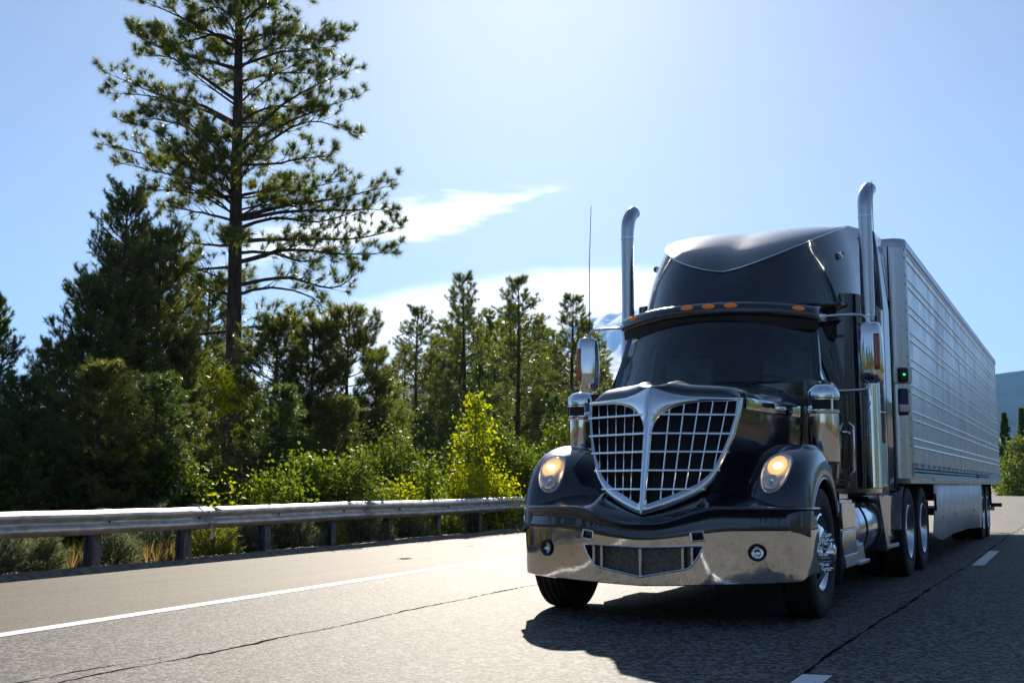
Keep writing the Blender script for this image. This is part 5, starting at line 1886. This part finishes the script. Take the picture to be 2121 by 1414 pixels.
# the broad group left of it
t = gen_pine(7.5, 1.25, 0.4, 0.11, 24, dens=1.2, needle=0.10, nn=20, nw=0.012, mat='needle', fine=0.5, taper=0.42, sub_l=0.5, spread=1.0, forks=2)
place(t, 236, 26, 368, 7.5, 0.0, 0.95); tag(t, 'tall bushy conifer left of the tall pine, tapering to a leafy tip', 'tree', PINE_G)
t = gen_pine(6.5, 1.5, 0.4, 0.11, 25, dens=1.05, needle=0.13, nn=24, nw=0.010, mat='needle_brown', fine=0.55, taper=0.55, sub_l=0.6, spread=0.9, forks=2)
place(t, 320, 27.5, 450, 6.5, 1.0, 0.95); tag(t, 'olive brown bushy pine between the leafy tipped conifer and tall pine', 'tree', PINE_G)
t = gen_pine(5.5, 1.5, 0.3, 0.10, 26, dens=1.05, needle=0.12, nn=22, nw=0.011, mat='needle', fine=0.55, taper=0.5, sub_l=0.6, spread=0.9, forks=2)
place(t, 170, 25, 560, 5.5, 2.0, 0.85); tag(t, 'lower bushy conifer at the left foot of the leafy tipped conifer', 'tree', PINE_G)
t = gen_pine(5.0, 1.4, 0.3, 0.10, 27, dens=1.05, needle=0.12, nn=22, nw=0.011, mat='needle_brown', fine=0.55, taper=0.5, sub_l=0.6, spread=0.9, forks=2)
place(t, 385, 27, 690, 5.0, 3.0, 0.8); tag(t, 'rounded olive pine close on the left of the tall pine trunk', 'tree', PINE_G)
t = gen_pine(6.0, 1.55, 0.3, 0.12, 28, dens=1.25, needle=0.10, nn=20, nw=0.012, mat='needle_dark', fine=0.5, taper=0.75, sub_l=0.55, spread=1.0, forks=2)
place(t, -25, 25, 585, 6.0, 0.0, 0.85); tag(t, 'dark conifer cut by the left edge, sloping down toward the gap of sky', 'tree', PINE_G)

for (px, dep, top, k, seed, lab) in [(420, 52, 560, 1.0, 81, 'olive pine filling the gap just left of the tall pine trunk'), (560, 31, 640, 1.1, 82, 'olive pine just right of the tall pine trunk'), (270, 31, 480, 1.0, 83, 'tall olive pine behind the leafy tipped conifer'), (110, 30, 700, 1.0, 84, 'low conifer left of the sloping group, by the gap of sky'),
                                   (55, 20.5, 770, 1.3, 85, 'squat dark conifer close behind the left end of the guardrail'), (200, 21.5, 745, 1.3, 86, 'squat olive conifer under the leafy tipped conifer, low boughs near the rail'), (325, 22.5, 770, 1.3, 87, 'squat dark conifer left of the tall pine, low boughs near the rail'), (392, 24, 830, 1.2, 88, 'squat conifer against the foot of the tall pine'), (585, 25, 800, 1.1, 89, 'squat green conifer right of the tall pine trunk behind the low bushes'), (690, 27, 815, 1.25, 90, 'low olive conifer left of the thin dark stem')]:
    t = gen_pine(6.0, 1.6, 0.3, 0.10, seed, dens=1.0, needle=0.15, nn=22, nw=0.011, mat=('needle_dark' if seed > 84 and seed % 2 else 'needle' if seed % 2 else 'needle_brown'), fine=0.6, taper=0.55, sub_l=0.65, spread=0.9, forks=2)
    place(t, px, dep, top, 6.0, seed, k); tag(t, lab, 'tree', PINE_G)

# ---- broadleaf trees and bushes
def gen_bush(Rx, Rz, n_cl, per, size, mat, seed, stems=7, hollow=0.45, name='bush', cl_r=0.22, base=0.1, cone=0.0):
    global rng
    keep = rng; rng = np.random.default_rng(seed)
    root_ = empty(name)
    d = unit(n_cl); d[:, 2] = np.abs(d[:, 2]) * 1.1 - 0.12
    rr = rng.uniform(hollow, 1.0, n_cl) ** 0.6
    C = d * rr[:, None] * np.array((Rx, Rx, Rz))
    if cone:
        tt = np.clip(C[:, 2] / Rz, 0, 1); C[:, :2] *= (1 - cone * tt)[:, None]
    C[:, 2] += base
    C[:, 2] = np.maximum(C[:, 2], 0.05)
    wood = []
    for c in C[rng.permutation(n_cl)[:stems * 4]]:
        b = np.array((rng.normal(0, 0.06), rng.normal(0, 0.06), -0.15))
        wood.append((spline([b, b * 0.6 + c * np.array((0.35, 0.35, 0.55)), c], 6), np.linspace(0.010 + 0.006 * Rz, 0.003, 6)))
    wood_mesh('stem', M['bark_grey'], None, wood, root_)
    cen = np.repeat(C, per, 0) + rng.normal(0, 1, (n_cl * per, 3)) * cl_r * np.array((1, 1, 0.7))
    cen[:, 2] = np.maximum(cen[:, 2], 0.0)
    V, F = leaves(cen, size)
    fast_mesh('foliage', V, F, M[mat], root_)
    rng = keep
    return root_


BUSH_G = 'bushes behind the guardrail'
def bush(args, px, depth, label, hw=0, top=0, group=BUSH_G, gz=-0.2, cat='bush', rz=0.0):
    (Rx, Rz, ncl, per, size, mat, seed), kw = args
    d = depth if depth > 60 else max(depth, rail_depth(min(px, 1110)) + 1.4)
    if hw:
        Rx = hw * d / 2500.0
        d += Rx * 0.8
        Rz = top_h(top, d) - gz - 0.25
        ncl = int(np.clip(62 * Rx * Rz, 24, 150))
        if 'yellow' in mat: ncl = ncl // 2
        kw = dict(kw, cl_r=0.19)
    b = gen_bush(Rx, Rz, ncl, per, size, mat, seed, **kw)
    x, y = spot(px, d)
    b.location = (x, y, gz); b.rotation_euler = (0, 0, rz)
    return tag(b, label, cat, group)


# the yellow sapling: a thin stem, yellow spire above a wide yellow green skirt
global_keep = rng
sap = empty('sapling')
sx, sy = spot(985, 30.5)
sap.location = (sx, sy, -0.2)
sap.scale = (30.5 / 22.5,) * 3
tag(sap, 'yellow leaved sapling with a thin dark stem above the bright green bush', 'tree')
wood = [(spline([(0, 0, -0.1), (0.02, 0, 0.9), (-0.02, 0, 2.5)], 8), np.linspace(0.028, 0.006, 8))]
C = []
for k in range(64):
    z = rng.uniform(0.75, 2.55); L = np.interp(z, [0.7, 1.3, 1.9, 2.55], [0.55, 0.46, 0.30, 0.06]) * rng.uniform(0.4, 1.1); a = rng.uniform(0, 6.28)
    e = np.array((L * math.cos(a), L * math.sin(a), z + 0.25 * L)); C.append(e)
    wood.append((spline([(0, 0, z - 0.1), e * np.array((0.5, 0.5, 1)) + (0, 0, -0.05), e], 5), np.linspace(0.008, 0.003, 5)))
wood_mesh('trunk', M['bark_grey'], None, wood, sap)
V, F = leaves(np.repeat(C, 20, 0) + rng.normal(0, 0.085, (64 * 20, 3)), 0.042)
fast_mesh('crown', V, F, M['leaf_yellow'], sap)
bush(((0.80, 0.72, 70, 60, 0.042, 'leaf_bright', 31), dict(cl_r=0.15)), 985, 21.5, 'broad bright yellow green bush at the foot of the yellow sapling', 95, 925)
bush(((0.5, 0.6, 40, 60, 0.042, 'leaf_bright', 32), dict(cl_r=0.14)), 838, 21.0, 'small bright lime bush left of the yellow sapling', 40, 952)
bush(((0.42, 0.75, 30, 60, 0.045, 'leaf_green', 33), dict(cl_r=0.13, cone=0.6)), 1090, 25, 'upright light green sapling beside the truck fender', 40, 895)
bush(((0.3, 0.8, 26, 60, 0.04, 'leaf_green', 34), dict(cl_r=0.12, cone=0.7)), 893, 24.5, 'slender light green shrub between the lime bush and yellow sapling', 30, 915)
bush(((0.35, 0.95, 16, 50, 0.045, 'leaf_bright', 42), dict(cl_r=0.12)), 1160, 25, 'yellow green tuft peeking over the passenger side fender', 40, 918)
bush(((1.1, 1.35, 90, 70, 0.045, 'leaf_green', 35), dict(cl_r=0.22)), 640, 22.5, 'large green leafy bush right of the tall pine trunk', 80, 905)
bush(((0.9, 1.0, 70, 64, 0.042, 'leaf_dark', 36), dict(cl_r=0.2)), 735, 21.0, 'dark green bush around the stem of the young brownish pine', 80, 900)
bush(((0.9, 0.95, 70, 60, 0.042, 'leaf_green', 37), dict(cl_r=0.2)), 565, 20.5, 'mid green bush low behind the guardrail splice, right of the yellow twigs', 70, 935)
bush(((0.6, 0.75, 20, 22, 0.042, 'leaf_yellow', 38), dict(cl_r=0.12)), 478, 20.0, 'sparse yellow leaved shrub in front of the tall pine trunk', 45, 935)
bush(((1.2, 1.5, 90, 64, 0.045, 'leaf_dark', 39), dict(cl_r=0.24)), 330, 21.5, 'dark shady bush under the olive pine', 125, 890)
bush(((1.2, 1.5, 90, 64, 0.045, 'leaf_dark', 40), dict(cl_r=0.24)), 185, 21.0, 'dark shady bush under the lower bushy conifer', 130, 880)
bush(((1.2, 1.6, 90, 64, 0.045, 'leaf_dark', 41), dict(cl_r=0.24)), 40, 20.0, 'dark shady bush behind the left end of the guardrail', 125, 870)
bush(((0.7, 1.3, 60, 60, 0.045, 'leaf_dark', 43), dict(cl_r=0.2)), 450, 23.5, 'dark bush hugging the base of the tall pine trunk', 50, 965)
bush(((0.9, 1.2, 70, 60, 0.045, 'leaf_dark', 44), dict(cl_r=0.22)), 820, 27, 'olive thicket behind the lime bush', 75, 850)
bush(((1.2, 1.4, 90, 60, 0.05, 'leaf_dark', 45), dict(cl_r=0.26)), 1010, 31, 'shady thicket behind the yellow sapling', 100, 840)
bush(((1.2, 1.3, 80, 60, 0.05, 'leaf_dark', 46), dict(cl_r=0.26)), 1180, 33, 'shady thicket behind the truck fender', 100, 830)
# two maples lit from behind
def maple(px, depth, zc, R_, seed, label):
    t = gen_bush(R_, R_ * 0.75, 60, 60, 0.055, 'leaf_bright', seed, name='maple_tree', cl_r=0.22, base=zc)
    for ch in t.children:
        ch.name = 'crown' if ch.name.startswith('foliage') else 'trunk'
    x, y = spot(px, depth); t.location = (x, y, -0.2)
    tag(t, label, 'tree', 'maples behind the pines')
maple(395, 33, 3.9, 1.15, 51, 'lime green maple glowing through the branches left of the tall pine trunk')
maple(575, 34, 2.6, 1.1, 52, 'lime green maple glowing behind the tall pine, right of its trunk')
maple(470, 35, 3.6, 0.9, 53, 'lime green maple directly behind the tall pine trunk')

# ---- sagebrush and grass along the kerb
SAGE_G = 'low shrubs under the guardrail'
def gen_sage(seed, mat, R_=0.36, H=0.42):
    global rng
    keep = rng; rng = np.random.default_rng(seed)
    root_ = empty('sagebrush')
    n = 260
    d = unit(n); d[:, 2] = np.abs(d[:, 2]) + 0.15; d /= np.linalg.norm(d, axis=1)[:, None]
    tips = d * rng.uniform(0.55, 1.0, (n, 1)) * np.array((R_, R_, H * 1.15))
    V, F = tufts(tips, d, 16, 0.075, 0.010, 0.55, 0.12)
    wood = [(spline([(0, 0, -0.1), tips[i] * 0.55, tips[i]], 5), np.linspace(0.008, 0.002, 5)) for i in range(0, n, 9)]
    wood_mesh('stem', M['bark_grey'], None, wood, root_)
    fast_mesh('foliage', V, F, M[mat], root_)
    rng = keep
    return root_
sage_p = [gen_sage(61, 'sage'), gen_sage(62, 'sage_green'), gen_sage(63, 'sage', 0.34, 0.5)]
SP = [(352, 15.4, 0, 1.15, 'grey green sagebrush left of the second guardrail post from the left'), (440, 15.2, 1, 1.0, 'yellow green rabbitbrush right of the second guardrail post'),
      (15, 12.8, 0, 1.0, 'sagebrush at the left edge under the guardrail'), (100, 13.2, 2, 0.8, 'small pale sagebrush left of the first guardrail post'), (530, 16.8, 2, 0.8, 'tuft of sagebrush behind the third guardrail post'),
      (615, 18.4, 0, 1.2, 'wide sagebrush between the third and fourth guardrail posts'), (668, 18.6, 1, 1.1, 'bright yellow green rabbitbrush between the third and fourth guardrail posts'), (745, 20.3, 2, 1.2, 'pale dry looking sagebrush left of the fourth guardrail post'), (775, 20.8, 0, 1.0, 'greyish sagebrush touching the fourth guardrail post'),
      (845, 22.0, 0, 1.1, 'sagebrush just right of the fourth guardrail post'), (930, 23.8, 1, 1.0, 'rabbitbrush right of the fifth guardrail post'), (968, 24.8, 2, 1.0, 'round sagebrush left of the sixth guardrail post'), (1030, 26.2, 0, 1.2, 'grey sagebrush right of the sixth guardrail post'), (1055, 26.5, 2, 1.0, 'sagebrush under the end of the rail beside the bumper'),
      (880, 24.2, 1, 0.9, 'small rabbitbrush left of the fifth guardrail post'), (250, 15.6, 2, 0.9, 'dim sagebrush between the first and second guardrail posts')]
seen = set()
for (px, dep, k, sc, lab) in SP:
    d = rail_depth(px) + 1.0 + 0.35 * ((px * 7) % 5)
    sc *= d / dep
    x, y = spot(px, d)
    t = sage_p[k] if k not in seen else clone(sage_p[k], (0, 0, 0), 0, 1)
    seen.add(k)
    t.location = (x, y, -0.12); t.rotation_euler = (0, 0, rng.uniform(0, 6.28)); t.scale = (sc * 1.25, sc * 1.25, sc * 1.3)
    tag(t, lab, 'shrub', SAGE_G)
# dry grass, fallen needles and weeds: uncountable
n = 2600
yy = rng.uniform(6, 40, n); off = rng.uniform(0.35, 4.0, n)
C = np.stack((rail_x(yy) - off, yy, np.full(n, -0.10)), 1)
keepm = (np.sin(yy * 1.1) + np.sin(yy * 2.7 + off) + rng.normal(0, 0.6, n)) > 0.5
C = C[keepm]
V, F = tufts(C, np.tile((0, 0, 1.0), (len(C), 1)), 14, 0.40, 0.010, 0.28, 0.0)
tag(fast_mesh('dry_grass', V, F, M['straw']), 'dry straw coloured grass among the shrubs behind the guardrail', kind='stuff')
n = 26000
yy = rng.uniform(4, 45, n); off = np.abs(rng.normal(0, 1.0, n))
C = np.stack((edge_x(yy) - 0.12 - off * 0.7, yy, np.where(off < 0.2, 0.045, -0.065 - 0.02 * np.minimum(off, 2)) + rng.uniform(0, 0.025, n)), 1)
V, F = leaves(C, 0.022, 0.75)
tag(fast_mesh('leaf_litter', V, F, M['litter']), 'reddish fallen leaves along the kerb', kind='stuff')
n = 9000
yy = rng.uniform(14, 60, n); off = rng.uniform(2.2, 24.0, n)
C = np.stack((rail_x(yy) - off, yy, rng.uniform(-0.15, 0.55, n) * rng.uniform(0.3, 1, n)), 1)
V, F = leaves(C, 0.11)
tag(fast_mesh('undergrowth', V, F, M['leaf_dark']), 'shady ground cover under the trees', kind='stuff')


# ---- the far wood: closes the view behind the trees, the right side and the road behind the camera
def wood_mass(pts, size, per, mat, name, label):
    C = []
    for (x, y, H, r_) in pts:
        t = rng.uniform(0, 1, per) ** 0.8
        a = rng.uniform(0, 6.28, per); rad = r_ * (1 - t ** 1.3) * np.sqrt(rng.uniform(0.15, 1, per)) + 0.1
        C.append(np.stack((x + rad * np.cos(a), y + rad * np.sin(a), 0.1 + t * H), 1))
    V, F = leaves(np.concatenate(C), size, 0.3)
    return tag(fast_mesh(name, V, F, M[mat]), label, kind='stuff')
pts = []
for k in range(240):
    d = rng.uniform(60, 120); px = rng.uniform(-1500, 1420)
    x, y = spot(px, d)
    pts.append((x, y, top_h(rng.uniform(830, 905), d), rng.uniform(1.6, 2.8)))
wood_mass(pts, 0.28, 420, 'needle_dark', 'woodland', 'shaded wood behind the pines')
pts = []
for k in range(120):
    y = rng.uniform(-70, 120); x = rng.uniform(24, 50)
    pts.append((x, y, rng.uniform(6, 12), rng.uniform(1.6, 2.6)))
for k in range(60):
    y = rng.uniform(-80, 2); x = rng.uniform(-40, -17)
    pts.append((x, y, rng.uniform(6, 11), rng.uniform(1.6, 2.6)))
wood_mass(pts, 0.34, 360, 'leaf_dark', 'roadside_woodland', 'wood along the road beside and behind the viewer')

# trees and hedge past the back of the trailer
FAR_G = 'trees past the trailer'
D1 = gen_pine(9.0, 1.25, 0.4, 0.12, 71, dens=1.2, needle=0.30, nn=16, nw=0.05, mat='needle_dark', fine=0.8, taper=0.85, spread=1.0)
for i, (px, dep, top, rz, lab) in enumerate([(2079, 150, 852, 0.0, 'dark spire shaped conifer just past the back of the trailer'), (2117, 170, 842, 1.0, 'conifer cut by the right edge past the trailer'), (2062, 165, 900, 2.0, 'low conifer almost hidden by the back corner of the trailer')]):
    t = D1 if i == 0 else clone(D1, (0, 0, 0), 0, 1)
    place(t, px, dep, top, 9.0, rz, 0.9); tag(t, lab, 'tree', FAR_G)
for (px, dep, R_, H_, mat, seed, lab) in [(2118, 120, 2.6, 6.0, 'leaf_dark', 72, 'round olive tree at the right edge past the trailer'), (2096, 135, 1.8, 4.2, 'leaf_dark', 73, 'dark bushy tree between the spire conifer and the round olive tree'), (2140, 125, 2.2, 5.0, 'leaf_dark', 75, 'olive tree mostly outside the right edge')]:
    bush(((R_, H_, 110, 50, 0.16, mat, seed), dict(cl_r=0.42)), px, dep, lab, group=FAR_G, cat='tree')
hb = gen_bush(1.0, 1.0, 10, 10, 0.1, 'leaf_dark', 74)
for ch in list(hb.children): bpy.data.objects.remove(ch)
hb.name = 'hedge'
C = np.stack((rng.uniform(-26, -13.2, 16000), rng.uniform(100, 116, 16000), rng.uniform(0, 1, 16000) * 1.35), 1)
C[:, 2] *= 0.75 + 0.25 * np.sin(C[:, 0] * 1.1)
V, F = leaves(C, 0.14)
fast_mesh('foliage', V, F, M['leaf_dark'], hb)
tag(hb, 'low dark hedge at the edge of the far pavement', 'hedge')
